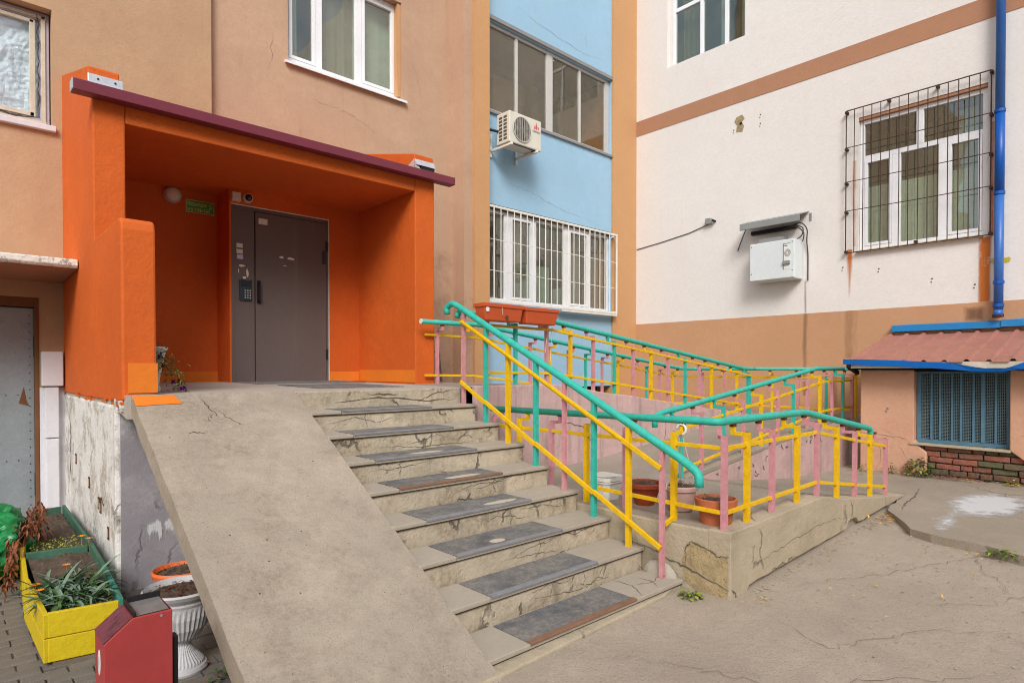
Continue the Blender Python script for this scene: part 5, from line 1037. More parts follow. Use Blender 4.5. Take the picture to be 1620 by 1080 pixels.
# ------------------------------------------------------------------ meter cabinet with hood, cables, sensor
cb = thing('meter_cabinet', 'white metal meter cabinet with small window on the white wall', 'cabinet', (10, 4.5, 2.88))
P = AX('X', XB); m = MB(); pbox(m, P, 4.13, 4.86, 2.88, 3.50, .02, .33); m.build('body', 'cabinet paint', cb, bevel=.006)
m = MB(); pbox(m, P, 4.135, 4.855, 2.89, 3.49, .331, .342); m.build('door', 'cabinet paint', cb, bevel=.004)
m = MB(); pbox(m, P, 4.19, 4.30, 3.03, 3.43, .3425, .345); m.build('label_plate', 'white plastic', cb)
m = MB(); pbox(m, P, 4.296, 4.305, 3.02, 3.43, .3425, .347); pbox(m, P, 4.19, 4.30, 3.425, 3.432, .3425, .347); m.build('plate_edge', 'black trim', cb)
m = MB()
for r_ in (.048, .038, .028, .018): m.tube([P(4.235+r_*math.cos(2*PI*q/24), 3.28+r_*1.2*math.sin(2*PI*q/24), .346) for q in range(25)], .002, 4, cap=False)
m.build('dial_print', 'logo black', cb)
m = MB(); pbox(m, P, 4.235, 4.285, 3.39, 3.402, .3455, .347); m.build('dial_print', 'logo black', cb)
m = MB(); pbox(m, P, 4.19, 4.305, 3.10, 3.155, .343, .375); m.build('latch', 'grey hood', cb, bevel=.003)
m = MB()
for u, z in ((4.16, 3.45), (4.83, 3.45), (4.16, 3.0), (4.83, 3.0)): cyl(P, u, z, .342, .346, .008, n=8, m=m)
m.build('screw', 'black trim', cb, kind='stuff')
hd = thing('cabinet_hood', 'grey sheet metal rain hood above the white meter cabinet', 'hood', (10, 4.5, 3.8))
m = MB(); v = [P(4.04, 3.965, 0), P(5.03, 3.965, 0), P(5.03, 3.86, .36), P(4.04, 3.86, .36), P(4.04, 3.76, .365), P(5.03, 3.76, .365)]; v += [a+Vector((.006, 0, -.008)) for a in v]
m.add(v, [(0, 1, 2, 3), (3, 2, 5, 4), (6, 7, 8, 9), (9, 8, 11, 10), (4, 5, 11, 10), (0, 3, 9, 6), (3, 4, 10, 9)]); m.build('sheet', 'grey hood', hd)
m = MB(); pbox(m, P, 4.0, 4.04, 3.80, 3.93, 0, .005); pbox(m, P, 4.35, 4.75, 3.50, 3.58, .05, .25); m.build('wall_strip', 'grey hood', hd)
m = MB(); m.beam(P(4.95, 3.78, .30), P(5.25, 3.50, .0), .012, .012); m.build('brace', 'cable', hd)
m = MB(); pbox(m, P, 4.2, 4.95, 3.70, 3.76, .05, .12); m.build('back_rail', 'black trim', hd)
m = MB()
m.tube(poly_round([P(4.3, 3.74, .12), P(4.1, 3.78, .15), P(4.02, 3.66, .10), P(4.06, 3.5, .05), P(4.05, 3.3, .012), P(4.05, 2.85, .012)], .1), .010, 6); m.tube(poly_round([P(4.4, 3.72, .12), P(4.15, 3.72, .2), P(4.06, 3.6, .12), P(4.10, 3.47, .10)], .1), .010, 6); m.tube(poly_round([P(4.25, 3.76, .1), P(4.08, 3.7, .1), P(4.10, 3.56, .12), P(4.2, 3.5, .15)], .1), .009, 6)
tag(m.build('power_cables', 'cable', None), 'bundle of dark cables looping from the hood down beside the meter cabinet', 'cable')
sn = thing('wall_sensor', 'tiny grey sensor box with a round eye on the white wall left of the cabinet', 'sensor', (10.1, 5.8, 4.05))
m = MB(); pbox(m, P, 5.73, 5.84, 4.05, 4.15, 0, .08); m.build('box', 'grey hood', sn, bevel=.006); cyl(P, 5.68, 4.09, 0, .09, .022, n=10).build('eye', 'black trim', sn)
m = MB(); m.tube([P(5.78, 4.06, .02), P(6.2, 3.96, .01), P(6.8, 3.88, .01), P(7.38, 3.82, .01)], .008, 5); tag(m.build('thin_cable', 'cable', None), 'thin dark cable running along the white wall to the grey sensor box', 'cable')
# graffiti
PB = AX('X', XB-.008); gt = thing('wall_graffiti', 'faint chalk graffiti in Cyrillic letters on the brown plinth', 'graffiti', (10.19, 4.4, 1.9))
def strokes(lst, u, z, s, w, sd):
    m = MB()
    for k, pts in enumerate(lst): ribbon(m, PB, [(u - a*s, z + b*s) for a, b in pts], w, d=.002, seed=sd+k, jit=.004, sub=3, taper=False)
    m.build('chalk_letters', 'chalk', gt, kind='stuff', fix=False)
O_ = [(.35*math.cos(t)+.4, .5+.5*math.sin(t)) for t in [k*PI/5 for k in range(11)]]
s = .17
strokes([[(0, 1), (.6, 1)], [(.3, 1), (.3, 0)]], 4.70, 1.78, s, .008, 1)
strokes([[(0, .9), (0, 0), (.35, .1), (.35, .45), (0, .5)], [(.6, .95), (.6, -.1)]], 4.56, 1.79, s, .008, 5)
strokes([[(0, -.15), (.35, 1.15), (.7, 0)]], 4.40, 1.78, s*1.05, .008, 9)
strokes([O_], 4.25, 1.79, s*1.1, .007, 12)
strokes([[(0, 0), (.6, 1.2)], [(.1, 1.1), (.6, 0)]], 4.12, 1.80, s, .006, 15)
squig(PB, 4.75, 5.25, 1.50, 1.62, 9, .009, 71, gt, 'chalk'); squig(PB, 4.15, 4.5, 1.64, 1.70, 7, .008, 73, gt, 'chalk')
# ------------------------------------------------------------------ flower pots on the lower platform
def pot(label, name, x, y, z, prof, mt, soil_r, soil_z, cat='flower pot', n=28, flute=0, fr=(0, 9), rim=None, sx=1, sy=1, grp=None):
    t = thing(name, label, cat, (x, y, z), grp); m = MB(); m.lathe(prof, (x, y, z), n, flute, fr, sx, sy); m.disc((x, y, z), prof[0][0], n, prof[0][1]+.001, sx, sy); m.build('pot_body', mt, t, smooth=not flute)
    if rim: m = MB(); m.lathe(rim, (x, y, z), n, sx=sx, sy=sy); m.build('rim', mt, t, smooth=False, bevel=.003)
    m = MB(); k = 14
    vs = [(x, y, z+soil_z+.012)]; fs = []
    for q in range(1, 5):
        for a in range(k*2): an = PI*a/k; rr_ = soil_r*q/4; vs.append((x+rr_*math.cos(an)*sx, y+rr_*math.sin(an)*sy, z+soil_z+.014*noise.noise(Vector((x*9+math.cos(an)*q, y*9+math.sin(an)*q, 0)))*2))
    for a in range(2*k): fs.append((0, 1+a, 1+(a+1) % (2*k)))
    for q in range(3):
        for a in range(2*k): i0 = 1+q*2*k+a; i1 = 1+q*2*k+(a+1) % (2*k); fs.append((i0, i1, i1+2*k, i0+2*k))
    m.add(vs, fs); m.build('soil', 'soil', t, fix=False)
    r = random.Random(int(x*100)); m = MB()
    for q in range(26):
        a = r.uniform(0, 2*PI); d = r.uniform(0, soil_r*.9); px, py = x+d*math.cos(a)*sx, y+d*math.sin(a)*sy; l = r.uniform(.012, .04); b = r.uniform(0, PI)
        m.beam((px, py, z+soil_z+.012), (px+l*math.cos(b), py+l*math.sin(b), z+soil_z+.02+r.uniform(0, .02)), .003, .003)
    m.build('dry_twigs', 'twig', t, kind='stuff'); return t
zp = .412
pot('brown plastic pot with fluted bowl standing behind the pink stair post', 'flower_pot', 3.86, 2.72, zp, [(.065, 0), (.075, .02), (.115, .125), (.12, .135)], 'brown plastic', .118, .15, n=56, flute=.014, fr=(0, .13), rim=[(.12, .13), (.140, .135), (.143, .165), (.132, .17), (.128, .145)], grp=None)
pot('clay pot with a thick rim standing at the corner of the low platform', 'flower_pot', 3.74, 2.07, zp, [(.098, 0), (.115, .10), (.117, .11)], 'terracotta', .118, .145, rim=[(.117, .10), (.130, .103), (.138, .165), (.124, .17), (.118, .14)])
hp = pot('pale pink hanging pot with white string handles and hook', 'hanging_pot', 3.88, 2.42, zp+.005, [(.075, 0), (.085, .01), (.105, .15)], 'pale pink plastic', .105, .17, rim=[(.105, .14), (.118, .145), (.122, .175), (.110, .182), (.105, .15)])
top = Vector((3.69, 2.30, 1.00)); m = MB()
for a in (.6, 2.7, 4.8):
    e = Vector((3.88+.115*math.cos(a), 2.42+.115*math.sin(a), zp+.18)); m.tube([e, e.lerp(top, .5)+Vector((0, 0, -.004)), top], .0028, 5); m.beam(e+Vector((-.012, 0, -.02)), e+Vector((.0, 0, .03)), .006, .006)
m.build('string', 'string', hp); m = MB(); m.tube([top+Vector((.0, .035*math.cos(q), .018+.035*math.sin(q))) for q in [k*.5 for k in range(11)]], .009, 8); m.build('hook', 'white plastic', hp, smooth=True)
# square white bucket pot
wp = thing('white_tub', 'battered white square plastic tub standing beside the turquoise stair post', 'tub', (3.80, 3.05, zp))
def sq(x, y, z, h0, h1, z0, z1, ch=.03): 
    def ring(h, zz): return [(x+a*h, y+b*h, z+zz) for a, b in ((-1, -.7), (-.7, -1), (.7, -1), (1, -.7), (1, .7), (.7, 1), (-.7, 1), (-1, .7))]
    return MB().add(ring(h0, z0)+ring(h1, z1), [tuple(range(8))] + [(i, (i+1) % 8, 8+(i+1) % 8, 8+i) for i in range(8)])
sq(3.80, 3.05, zp, .085, .115, 0, .14).build('tub_body', 'white plastic', wp, bevel=.004); a_ = sq(3.80, 3.05, zp, .125, .125, .138, .150); a_.build('rim', 'aged white paint', wp, bevel=.003); sq(3.80, 3.05, zp, .118, .122, .151, .185).build('rim', 'white plastic', wp, bevel=.003)
m = MB(); m.disc((3.80, 3.05, zp), .11, 12, .187); m.build('soil', 'aged white paint', wp)
# petunia in a white vase behind the parapet
vt = thing('petunia_pot', 'white vase shaped pot with trailing petunia and purple flowers behind the parapet', 'flower pot', (1.17, 5.25, 1.262))
m = MB(); m.lathe([(.05, 0), (.055, .02), (.045, .05), (.05, .1), (.065, .2), (.085, .3), (.10, .33), (.095, .335), (.08, .3)], (1.13, 5.25, 1.262), 28, sx=1.15, sy=1.15); m.build('vase', 'white plastic', vt, smooth=True)
def leafmesh(m, p, d, l, w, up=Vector((0, 0, 1)), fold=.25, seg=2, droop=.3):
    d = d.normalized(); s = d.cross(up); s = s.normalized() if s.length > .05 else Vector((1, 0, 0)); n = s.cross(d); vs = []; fs = []
    for i in range(seg+1):
        t = i/seg; ww = w*math.sin(PI*(.08+.92*t))*.5 if i < seg else .001; c = p + d*l*t - Vector((0, 0, 1))*droop*l*t*t
        vs += [c - s*ww + n*ww*fold, c, c + s*ww + n*ww*fold]
        if i: o = 3*(i-1); fs += [(o, o+1, o+4, o+3), (o+1, o+2, o+5, o+4)]
    m.add(vs, fs)
r = random.Random(3)
for mt, cnt_ in (('petunia leaf', 260), ('leaf mid green', 90), ('leaf yellow green', 40)):
    m = MB()
    for k in range(cnt_):
        t = r.random()**.8; b = Vector((1.10+.03+.16*t, 5.18-.10*t, 1.60-.33*t*(.5+.7*r.random()))) + Vector((r.uniform(-.06, .05), r.uniform(-.07, .05), r.uniform(-.05, .04))); b.z = max(b.z, 1.275)
        leafmesh(m, b, Vector((r.uniform(-1, 1), r.uniform(-1, .6), r.uniform(-.4, .6))), r.uniform(.02, .04), r.uniform(.010, .018))
    m.build('foliage', mt, vt, kind='stuff', fix=False)
for c in ((1.175, 5.10, 1.46), (1.23, 5.05, 1.335), (1.28, 5.09, 1.34), (1.30, 5.03, 1.29), (1.27, 4.99, 1.285), (1.14, 5.05, 1.52)):
    m = MB()
    for k in range(6):
        a = k*PI/3; leafmesh(m, Vector(c), Vector((math.cos(a), -.6, math.sin(a)*.8)), .024, .026, droop=0)
    m.build('flower', 'petal purple', vt, fix=False)
# ------------------------------------------------------------------ left: cellar door, canopy slab, white boxed pipe
sc = thing('cellar_canopy', 'weathered concrete canopy slab with flaking edge above the grey steel door', 'canopy', (-.5, 6.9, 2.3))
m = MB(); nn = 60
def cr(a, b):
    return None
edge = [(-3, 2.385), (.80, 2.385), (.842, 2.38), (.842, 2.335), (.80, 2.305), (-3, 2.305)]
m.prism([(6.52, 2.305), (6.50, 2.33), (6.505, 2.375), (6.52, 2.385), (YL, 2.42), (YL, 2.28)], 'X', -3, .843); m.build('slab', 'concrete canopy', sc, bevel=.008)
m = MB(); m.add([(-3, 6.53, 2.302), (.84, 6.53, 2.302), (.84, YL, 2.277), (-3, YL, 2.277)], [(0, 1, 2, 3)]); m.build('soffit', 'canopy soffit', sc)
cdr = thing('cellar_door', 'grey galvanised steel door with rivets under the concrete canopy at the left', 'door', (.0, YL, -.13))
m = MB(); m.box(-.55, .62, YL+.06, YL+.10, -.13, 2.02); m.build('door_leaf', 'grey door steel', cdr, bevel=.004)
m = MB(); m.box(-.60, -.55, YL+.0, YL+.12, -.14, 2.12); m.box(.62, .652, YL-.01, YL+.12, -.14, 2.12); m.box(-.55, .62, YL+.0, YL+.12, 2.03, 2.12); m.build('door_frame', 'brown frame', cdr, bevel=.004)
m = MB(); m.box(.615, .635, YL+.03, YL+.06, 1.55, 1.75); m.box(.615, .635, YL+.03, YL+.06, .2, .42); m.build('hinge', 'black trim', cdr)
m = MB()
for k in range(26): cyl(AX('Y', YL+.06), .585, -.05+k*.08, 0, .004, .006, n=6, m=m)
for z in (.55, 1.18): 
    for k in range(6): cyl(AX('Y', YL+.06), .585-.09*(k+1), z, 0, .004, .006, n=6, m=m)
m.build('rivets', 'intercom steel', cdr, kind='stuff')
m = MB(); m.add([(.50, YL+.057, 1.10), (.54, YL+.057, 1.26), (.56, YL+.057, 1.12), (.58, YL+.057, 1.07)], [(0, 1, 2, 3)]); m.build('rust_patch', 'brown frame', cdr)
wc = thing('boxed_pipe', 'white painted boxed pipe casing in three pieces between grey door and porch', 'pipe casing', (.74, YL, -.13))
for k, (u0, u1, z0, z1, d) in enumerate(((.665, .835, 1.265, 1.60, .10), (.69, .80, .76, 1.255, .08), (.695, .80, -.14, .75, .075))):
    m = MB(); m.box(u0, u1, YL-d, YL+.0, z0, z1); m.build('casing', 'white column paint', wc, bevel=.008)
m = MB(); m.box(.655, .85, YL-.02, YL+.01, -.14, 1.25); m.build('back_board', 'white column paint', wc)
# ------------------------------------------------------------------ wooden planter with two bays
pl = thing('wooden_planter', 'long wooden planter box with yellow and green boards along the whitewashed wall', 'planter', (.55, 4.6, -.13))
def board(a, b, z0, z1, th, mt, name='board', bev=.004):
    m = MB(); a = Vector((a[0], a[1], (z0+z1)/2)); b = Vector((b[0], b[1], (z0+z1)/2)); m.beam(a, b, th, z1-z0); return m.build(name, mt, pl, bevel=bev)
fl, fr_ = (.375, 4.00), (.685, 3.955); ml, mr_ = (.40, 5.42), (.73, 5.36); bl, brr = (.60, 7.0), (.765, 7.02)
zt, zm, zb_ = .155, .022, -.105
board(fl, fr_, zm+.002, zt, .026, 'yellow board'); board(fl, fr_, zb_, zm-.002, .026, 'yellow board')
m = MB(); m.beam((fl[0]+.02, fl[1]-.0, -.125), (fr_[0], fr_[1], -.125), .05, .03); m.build('bottom_batten', 'board underside', pl)
board((fl[0]-.008, fl[1]-.012), (.345, 4.75), zm+.002, zt-.004, .024, 'yellow board'); board((fl[0]-.008, fl[1]-.012), (.345, 4.75), zb_, zm-.002, .024, 'yellow board')
board((.345, 4.76), (.375, 5.42), zm+.002, zt-.03, .024, 'yellow board'); board((.345, 4.76), (.375, 5.42), zb_, zm-.002, .024, 'yellow board')
board((.37, 5.44), (.44, 6.1), zm, zt+.01, .024, 'yellow board'); board((.44, 6.11), (bl[0]-.02, bl[1]), zm, zt-.01, .024, 'green board'); board((.37, 5.44), (bl[0]-.02, bl[1]), zb_, zm-.004, .024, 'yellow board')
board((fr_[0]+.01, fr_[1]-.01), (.735, 4.7), zb_, zt+.012, .024, 'turquoise board'); board((.737, 4.71), (mr_[0]+.03, mr_[1]), zb_, zt+.01, .024, 'green board'); board((mr_[0]+.03, mr_[1]+.01), (brr[0]+.02, brr[1]), zb_, zt+.012, .024, 'green board')
board((ml[0]-.01, ml[1]), (mr_[0]+.01, mr_[1]), zb_, zt-.002, .026, 'green board'); board(bl, brr, zb_, zt, .026, 'green board')
def soilbed(c00, c10, c01, c11, z, seed):
    def f(a, b):
        p = [c00[i]*(1-a)*(1-b)+c10[i]*a*(1-b)+c01[i]*(1-a)*b+c11[i]*a*b for i in (0, 1)]
        return (p[0], p[1], z + .022*noise.noise(Vector((p[0]*9, p[1]*9, seed))) + .010*noise.noise(Vector((p[0]*40, p[1]*40, seed))))
    m = MB(); m.grid(f, 24, 60); m.build('soil', 'soil', pl, fix=False)
soilbed(fl, (fr_[0]+.03, fr_[1]), ml, (mr_[0]+.02, mr_[1]), .105, 1); soilbed(ml, (mr_[0]+.02, mr_[1]), bl, brr, .10, 5)
# strap-leaved clump: every leaf a part
rk = random.Random(17)
cl = thing('strap_leaved_plant', 'grey green clump of strap shaped leaves in the front bay of the yellow planter', 'plant', (.52, 4.42, .10))
variants = []
for k in range(8):
    m = MB(); L_ = 1; n_ = 6; vs = []; fs = []; dr_ = rk.uniform(.35, 1.0); tw = rk.uniform(-.25, .25)
    for i in range(n_+1):
        t = i/n_; w = .048*math.sin(PI*min(1, .12+.88*t))**.7 if i < n_ else .002
        x = t*(1-.25*dr_*t); z = .75*t - dr_*1.0*t*t; y = tw*t*t
        vs += [(x, y-w, z+w*.4), (x, y, z), (x, y+w, z+w*.4)]
        if i: o = 3*(i-1); fs += [(o, o+1, o+4, o+3), (o+1, o+2, o+5, o+4)]
    me = bpy.data.meshes.new('leaf'); me.from_pydata(vs, [], fs); me.polygons.foreach_set('use_smooth', [True]*len(me.polygons)); variants.append(me)
lm = {}
for k in range(190):
    mtl = rk.choice(('leaf grey green', 'leaf grey green', 'leaf dark green', 'leaf mid green')); me = rk.choice(variants); key = (me.name, mtl)
    if key not in lm: q = me.copy(); q.materials.append(MATS[mtl]); q.name = 'leaf'; lm[key] = q
    o = bpy.data.objects.new('leaf', lm[key]); COL.objects.link(o); attach(o, cl)
    a = rk.uniform(0, 2*PI); c = (.50+rk.uniform(-.09, .11), 4.36+rk.uniform(-.22, .22)); o.location = (c[0], c[1], .10); o.rotation_euler = (rk.uniform(-.2, .2), rk.uniform(-.45, .15), a); s_ = rk.uniform(.15, .28); o.scale = (s_, s_*rk.uniform(.7, 1.2), s_)
m = MB()
for k in range(170):
    p = Vector((rk.uniform(.40, .68), rk.uniform(4.03, 4.65), .11+rk.uniform(0, .05))); leafmesh(m, p, Vector((rk.uniform(-1, 1), rk.uniform(-1, 1), rk.uniform(0, .8))), rk.uniform(.02, .05), rk.uniform(.012, .025))
o = m.build('ground_cover', 'leaf mid green', None, kind='stuff', fix=False); o['label'] = 'low green leaves covering the soil of the front planter bay'; o['category'] = 'ground cover'
m = MB()
for k in range(160):
    p = Vector((rk.uniform(.42, .72), rk.uniform(5.45, 5.85), .115+rk.uniform(0, .03))); leafmesh(m, p, Vector((rk.uniform(-1, 1), rk.uniform(-1, 1), rk.uniform(0, .8))), rk.uniform(.012, .03), rk.uniform(.008, .016))
o = m.build('ground_cover', 'leaf yellow green', None, kind='stuff', fix=False); o['label'] = 'moss and small weeds on the soil of the rear planter bay'; o['category'] = 'ground cover'
for n_, c in enumerate(((.36, 4.42, .19), (.37, 4.33, .18), (.55, 4.82, .17), (.74, 5.33, .20), (.70, 5.35, .22))):
    m = MB()
    for q in range(11):
        an = q*2*PI/11; leafmesh(m, Vector(c), Vector((math.cos(an), math.sin(an), .5)), .028, .014, droop=.1)
    m.tube([(c[0], c[1], c[2]-.004), (c[0]+.01, c[1]+.02, .10)], .0015, 5)
    o = m.build('marigold_bloom', 'marigold', None, fix=False); tag(o, ('upper wilted orange marigold at the left board of the planter', 'lower wilted orange marigold at the left board of the planter', 'orange marigold on bare soil behind the strap leaved clump', 'withered marigold head above the right end of the planter divider', 'withered marigold head left of another above the planter divider')[n_], 'flower', 'marigold blooms in the wooden planter')
dp_ = thing('withered_plant', 'withered rust brown plant hanging over the side of the rear planter bay', 'plant', (.45, 5.8, .1))
for mt, c_ in (('leaf dead', 420), ('leaf dead dark', 260)):
    m = MB()
    for k in range(c_):
        t = rk.random(); s0 = rk.choice((0, 1, 1, 2))
        if s0 == 0: b = Vector((.50+rk.gauss(0, .035), 6.0+rk.gauss(0, .12), .14+t*.24))
        elif s0 == 1: b = Vector((.47-.14*t+rk.gauss(0, .03), 5.75-.1*t+rk.gauss(0, .10), .30-.14*t*t+rk.gauss(0, .03)))
        else: b = Vector((.33-.05*t+rk.gauss(0, .016), 5.50-.2*t+rk.gauss(0, .05), .24-.30*t+rk.gauss(0, .02)))
        leafmesh(m, b, Vector((rk.uniform(-1, 1), rk.uniform(-1, 1), rk.uniform(-1.2, .3))), rk.uniform(.025, .055), rk.uniform(.010, .022), droop=.6)
    m.build('foliage', mt, dp_, kind='stuff', fix=False)
m = MB()
for k in range(9): m.tube([(.52, 6.0, .1), (.50+rk.uniform(-.03, .03), 5.95, .25), (.47-.1*rk.random(), 5.9-.1*k*.3, .30+rk.uniform(-.03, .04)), (.36, 5.6, .2)], .004, 5)
m.build('stem', 'twig', dp_)
# ------------------------------------------------------------------ green rubbish bag
m = MB(); cx, cy, cz = .16, 5.9, .14; vs = []; nu, nv = 128, 80
def bag(a, b):
    th = 2*PI*a; ph = PI*b; d = Vector((math.sin(ph)*math.cos(th), math.sin(ph)*math.sin(th), math.cos(ph)))
    r_ = .34*(1 + .16*noise.noise(d*2.2) - .20*abs(noise.noise(d*3.2+Vector((3, 0, 0)))) - .09*abs(noise.noise(d*8)) + .03*noise.noise(d*17)) * (1+.05*math.sin(th*7+4*noise.noise(d*2))*(1-b))
    p = Vector((cx, cy, cz)) + Vector((d.x*r_, d.y*r_, d.z*r_*.92)); p.z = max(p.z, -.12 + .01*noise.noise(d*9)); return p
m.grid(bag, nu, nv); o = m.build('rubbish_bag', 'bag green', None, smooth=True); tag(o, 'crumpled green plastic rubbish bag by the grey door at the left edge', 'bag')
bpy.data.objects[o.name].data.transform(Matrix.Identity(4))
# ------------------------------------------------------------------ red litter bin
bn = thing('litter_bin', 'red metal litter bin with sloped ashtray top and black stand in the foreground', 'litter bin', (.5, 2.58, -.13))
m = MB(); m.prism([(.388, -.10), (.388, .478), (.474, .548), (.602, .548), (.602, -.10)], 'Y', 2.50, 2.672); m.build('body', 'bin red', bn, bevel=.003)
m = MB(); m.add([(.3875, 2.503, .4795), (.474, 2.503, .550), (.474, 2.669, .550), (.3875, 2.669, .4795), (.3845, 2.503, .482), (.472, 2.503, .5525), (.472, 2.669, .5525), (.3845, 2.669, .482)], [(4, 5, 6, 7), (0, 1, 5, 4), (1, 2, 6, 5), (2, 3, 7, 6), (3, 0, 4, 7)]); m.build('sloped_top', 'bin top', bn)
m = MB(); m.box(.478, .598, 2.508, 2.664, .5485, .5495); m.build('top_opening', 'black trim', bn)
m = MB(); m.add([(.486, 2.51, .5505), (.592, 2.51, .5505), (.592, 2.655, .556), (.486, 2.655, .556)], [(0, 1, 2, 3)]); m.build('ash_tray', 'ash steel', bn)
m = MB(); m.box(.478, .486, 2.505, 2.668, .549, .566); m.box(.486, .598, 2.660, 2.668, .549, .575); m.build('tray_lip', 'black trim', bn)
m = MB(); m.tube([(.388, 2.585, .408), (.3865, 2.585, .408)], .03, 24); m.v = [(x, 2.585+(y-2.585)*.72, .39+(z-.408)*1.5) for x, y, z in m.v]; m.build('round_badge', 'white plastic', bn)
m = MB(); m.tube([(.388, 2.587, .39), (.3862, 2.587, .39)], .012, 12); m.v = [(x, 2.587+(y-2.587)*.4, .39+(z-.39)*1.7) for x, y, z in m.v]; m.build('badge_print', 'key metal', bn)
m = MB(); m.box(.606, .624, 2.515, 2.56, -.14, .44); m.box(.602, .607, 2.52, 2.55, .3, .34); m.build('stand', 'black trim', bn, bevel=.004)
m = MB(); m.tube([(.565, 2.4995, .535), (.565, 2.497, .535)], .005, 8); m.build('rivet', 'key metal', bn)
# ------------------------------------------------------------------ urns under the ramp
un = thing('pedestal_urn', 'white ribbed plastic pedestal urn with soil under the ramp edge behind the bin', 'urn', (.93, 3.5, -.13))
zz = -.135
prof = [(.120, 0), (.124, .02), (.116, .035), (.106, .04), (.10, .055), (.062, .10), (.042, .14), (.046, .155), (.085, .185), (.122, .24), (.140, .30), (.144, .36), (.150, .375), (.148, .385), (.170, .41), (.182, .43), (.174, .44), (.162, .425), (.146, .40)]
m = MB(); m.lathe(prof, (.885, 3.5, zz), 72, .022, (.05, .345)); m.build('urn_body', 'white urn', un)
m = MB(); m.disc((.885, 3.5, zz), .16, 32, .41); m.build('soil', 'soil', un)
m = MB(); 
for k in range(140):
    a = rk.uniform(0, 2*PI); d = .15*math.sqrt(rk.random()); leafmesh(m, Vector((.885+d*math.cos(a), 3.5+d*math.sin(a), zz+.412+rk.uniform(0, .02))), Vector((rk.uniform(-1, 1), rk.uniform(-1, 1), rk.uniform(-.2, .6))), rk.uniform(.015, .04), rk.uniform(.006, .014))
m.build('dry_litter', 'leaf dead dark', un, kind='stuff', fix=False)
pot('orange plastic pot against the violet grey wall under the ramp', 'flower_pot', 1.06, 4.22, -.135, [(.09, 0), (.095, .02), (.12, .22), (.13, .28)], 'orange plastic', .125, .30, rim=[(.125, .27), (.155, .285), (.16, .31), (.15, .325), (.13, .30)])
# ------------------------------------------------------------------ weeds, fallen leaves
def weed(name, label, x, y, z, n_, rad, hgt, mts, L0=.02, L1=.045, sx=1, sy=1, kind=None):
    t = thing(name, label, 'plant', (x, y, z), 'weeds sprouting along walls and slab edges')
    for mt in mts:
        m = MB()
        for k in range(n_):
            a = rk.uniform(0, 2*PI); d = rad*rk.random()**.6; b = Vector((x+d*math.cos(a)*sx, y+d*math.sin(a)*sy, z+hgt*rk.random()*(1-.5*d/rad)))
            leafmesh(m, b, Vector((math.cos(a)+rk.uniform(-.5, .5), math.sin(a)+rk.uniform(-.5, .5), rk.uniform(-.2, .8))), rk.uniform(L0, L1), rk.uniform(L0*.6, L1*.7))
        m.build('foliage', mt, t, kind='stuff', fix=False)
    m = MB()
    for k in range(5): a = k*1.3; m.tube([(x, y, z), (x+rad*.5*math.cos(a)*sx, y+rad*.5*math.sin(a)*sy, z+hgt*.7)], .002, 4)
    m.build('stem', 'twig', t)
weed('weed', 'small yellow green weed at the foot of the broken platform corner', 3.42, 2.06, .0, 26, .06, .04, ('leaf yellow green', 'leaf mid green'))
weed('weed', 'leafy green and yellow weed at the left foot of the brick wall', 8.62, 2.12, .14, 70, .14, .26, ('leaf mid green', 'leaf yellow green', 'leaf dark green'), .03, .06, sy=.9)
weed('weed', 'small yellowing weed before the middle of the annex pier', 8.60, 2.42, .14, 24, .07, .14, ('leaf mid green', 'petunia leaf'), .02, .045)
weed('weed', 'low green weed behind the last pink railing post', 8.5, 2.72, .14, 30, .13, .12, ('leaf mid green', 'leaf yellow green'), .02, .05)
weed('weed', 'tiny yellow weed at the right end of the brick wall', 8.62, 1.22, .14, 16, .05, .10, ('leaf yellow green', 'litter yellow'), .02, .045)
weed('weed', 'tuft of grass on the broken slab edge at the right', 5.55, .83, .10, 40, .10, .05, ('leaf mid green', 'leaf yellow green'), .02, .05, sx=.7)
weed('weed', 'thin weed in the joint beside the yellow stair post', 3.53, 2.62, .20, 10, .03, .03, ('leaf mid green',), .012, .03)
weed('weed', 'sprig in the stair corner between the last two posts', 3.52, 2.42, .06, 12, .035, .03, ('petunia leaf', 'leaf mid green'), .012, .03)
weed('weed', 'green weed on the bare ground beside the urn under the ramp', 1.0, 3.25, -.13, 14, .06, .05, ('leaf mid green',), .02, .05)
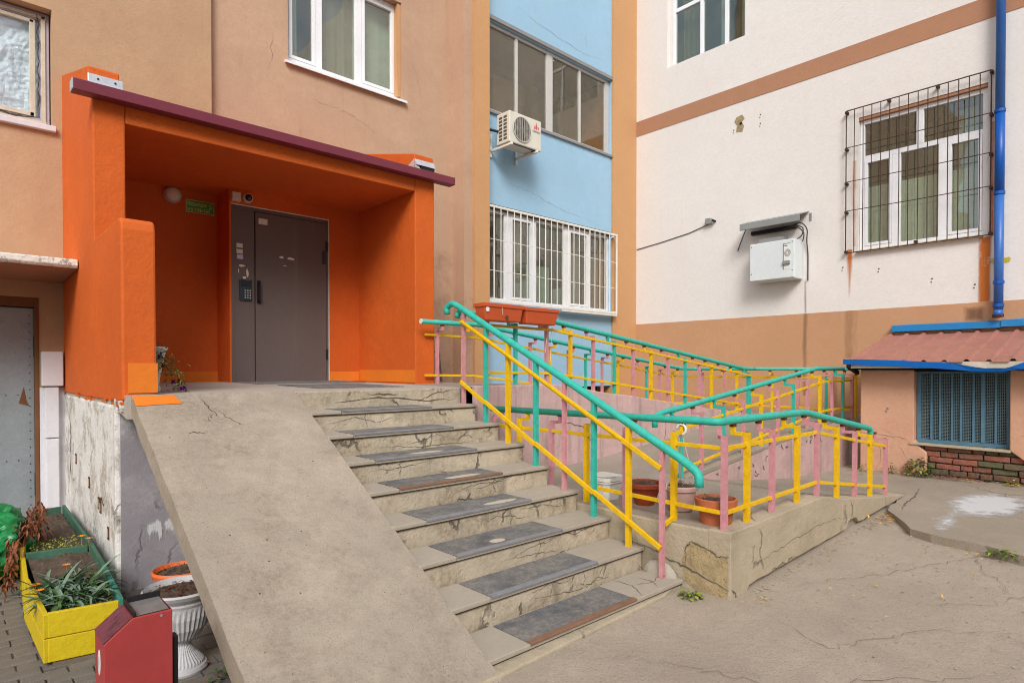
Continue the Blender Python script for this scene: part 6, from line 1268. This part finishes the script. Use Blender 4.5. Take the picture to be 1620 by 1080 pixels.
for lab, mt, pts in (('fallen yellow leaves and litter along the foot of the raised slab', 'litter yellow', [(6.2, 1.72, .10, .30, .10, 60), (5.85, 1.40, .06, .12, .12, 14), (5.5, 1.0, .07, .1, .2, 10), (8.58, 1.9, .145, .08, .5, 34), (3.6, 1.75, .01, .3, .1, 5), (4.4, 1.0, .03, .9, .5, 16)]),
                      ('fallen brown leaves scattered over the yard and slab', 'litter brown', [(6.2, 1.72, .10, .32, .10, 70), (8.58, 1.9, .145, .08, .5, 60), (5.1, .9, .055, .7, .5, 14), (3.5, 2.45, .06, .04, .1, 10), (.95, 3.1, -.125, .12, .35, 30)])):
    m = MB()
    for x, y, z, sx, sy, n_ in pts:
        for k in range(n_): 
            b = Vector((x+rk.gauss(0, sx*.6), y+rk.gauss(0, sy*.6), z+.012+rk.random()*.012)); 
            if z > .13 and b.x > 8.68: b.x = 8.6
            leafmesh(m, b, Vector((rk.uniform(-1, 1), rk.uniform(-1, 1), rk.uniform(-.1, .3))), rk.uniform(.012, .035), rk.uniform(.010, .024), droop=0)
    o = m.build('fallen_leaves', mt, None, kind='stuff', fix=False); o['label'] = lab; o['category'] = 'leaves'
m = MB()
for k in range(120):
    b = Vector((8.6+rk.gauss(0, .05), 1.85+rk.gauss(0, .16), .15+rk.random()*.05)); d = Vector((rk.uniform(-1, 1), rk.uniform(-1, 1), rk.uniform(0, .6))).normalized(); m.beam(b, b+d*rk.uniform(.03, .09), .003, .003)
o = m.build('dry_grass', 'twig', None, kind='stuff'); o['label'] = 'dry grass stalks at the foot of the brick wall'; o['category'] = 'grass'
m = MB()
for k in range(220):
    x, y = rk.uniform(3.3, 6.4), rk.uniform(-.2, 1.8); s = rk.uniform(.002, .005); z = gz(x)+.004
    m.box(x-s, x+s, y-s, y+s, z, z+s*1.2, None)
for k in range(160):
    x = rk.uniform(3.7, 6.4); y = 1.84-abs(rk.gauss(0, .05)); s = rk.uniform(.002, .007); z = gz(x)+.003; m.box(x-s, x+s, y-s, y+s, z, z+s)
o = m.build('grit', 'side concrete', None, kind='stuff'); o['label'] = 'loose grit and crumbs of concrete along the ramp wall'; o['category'] = 'grit'
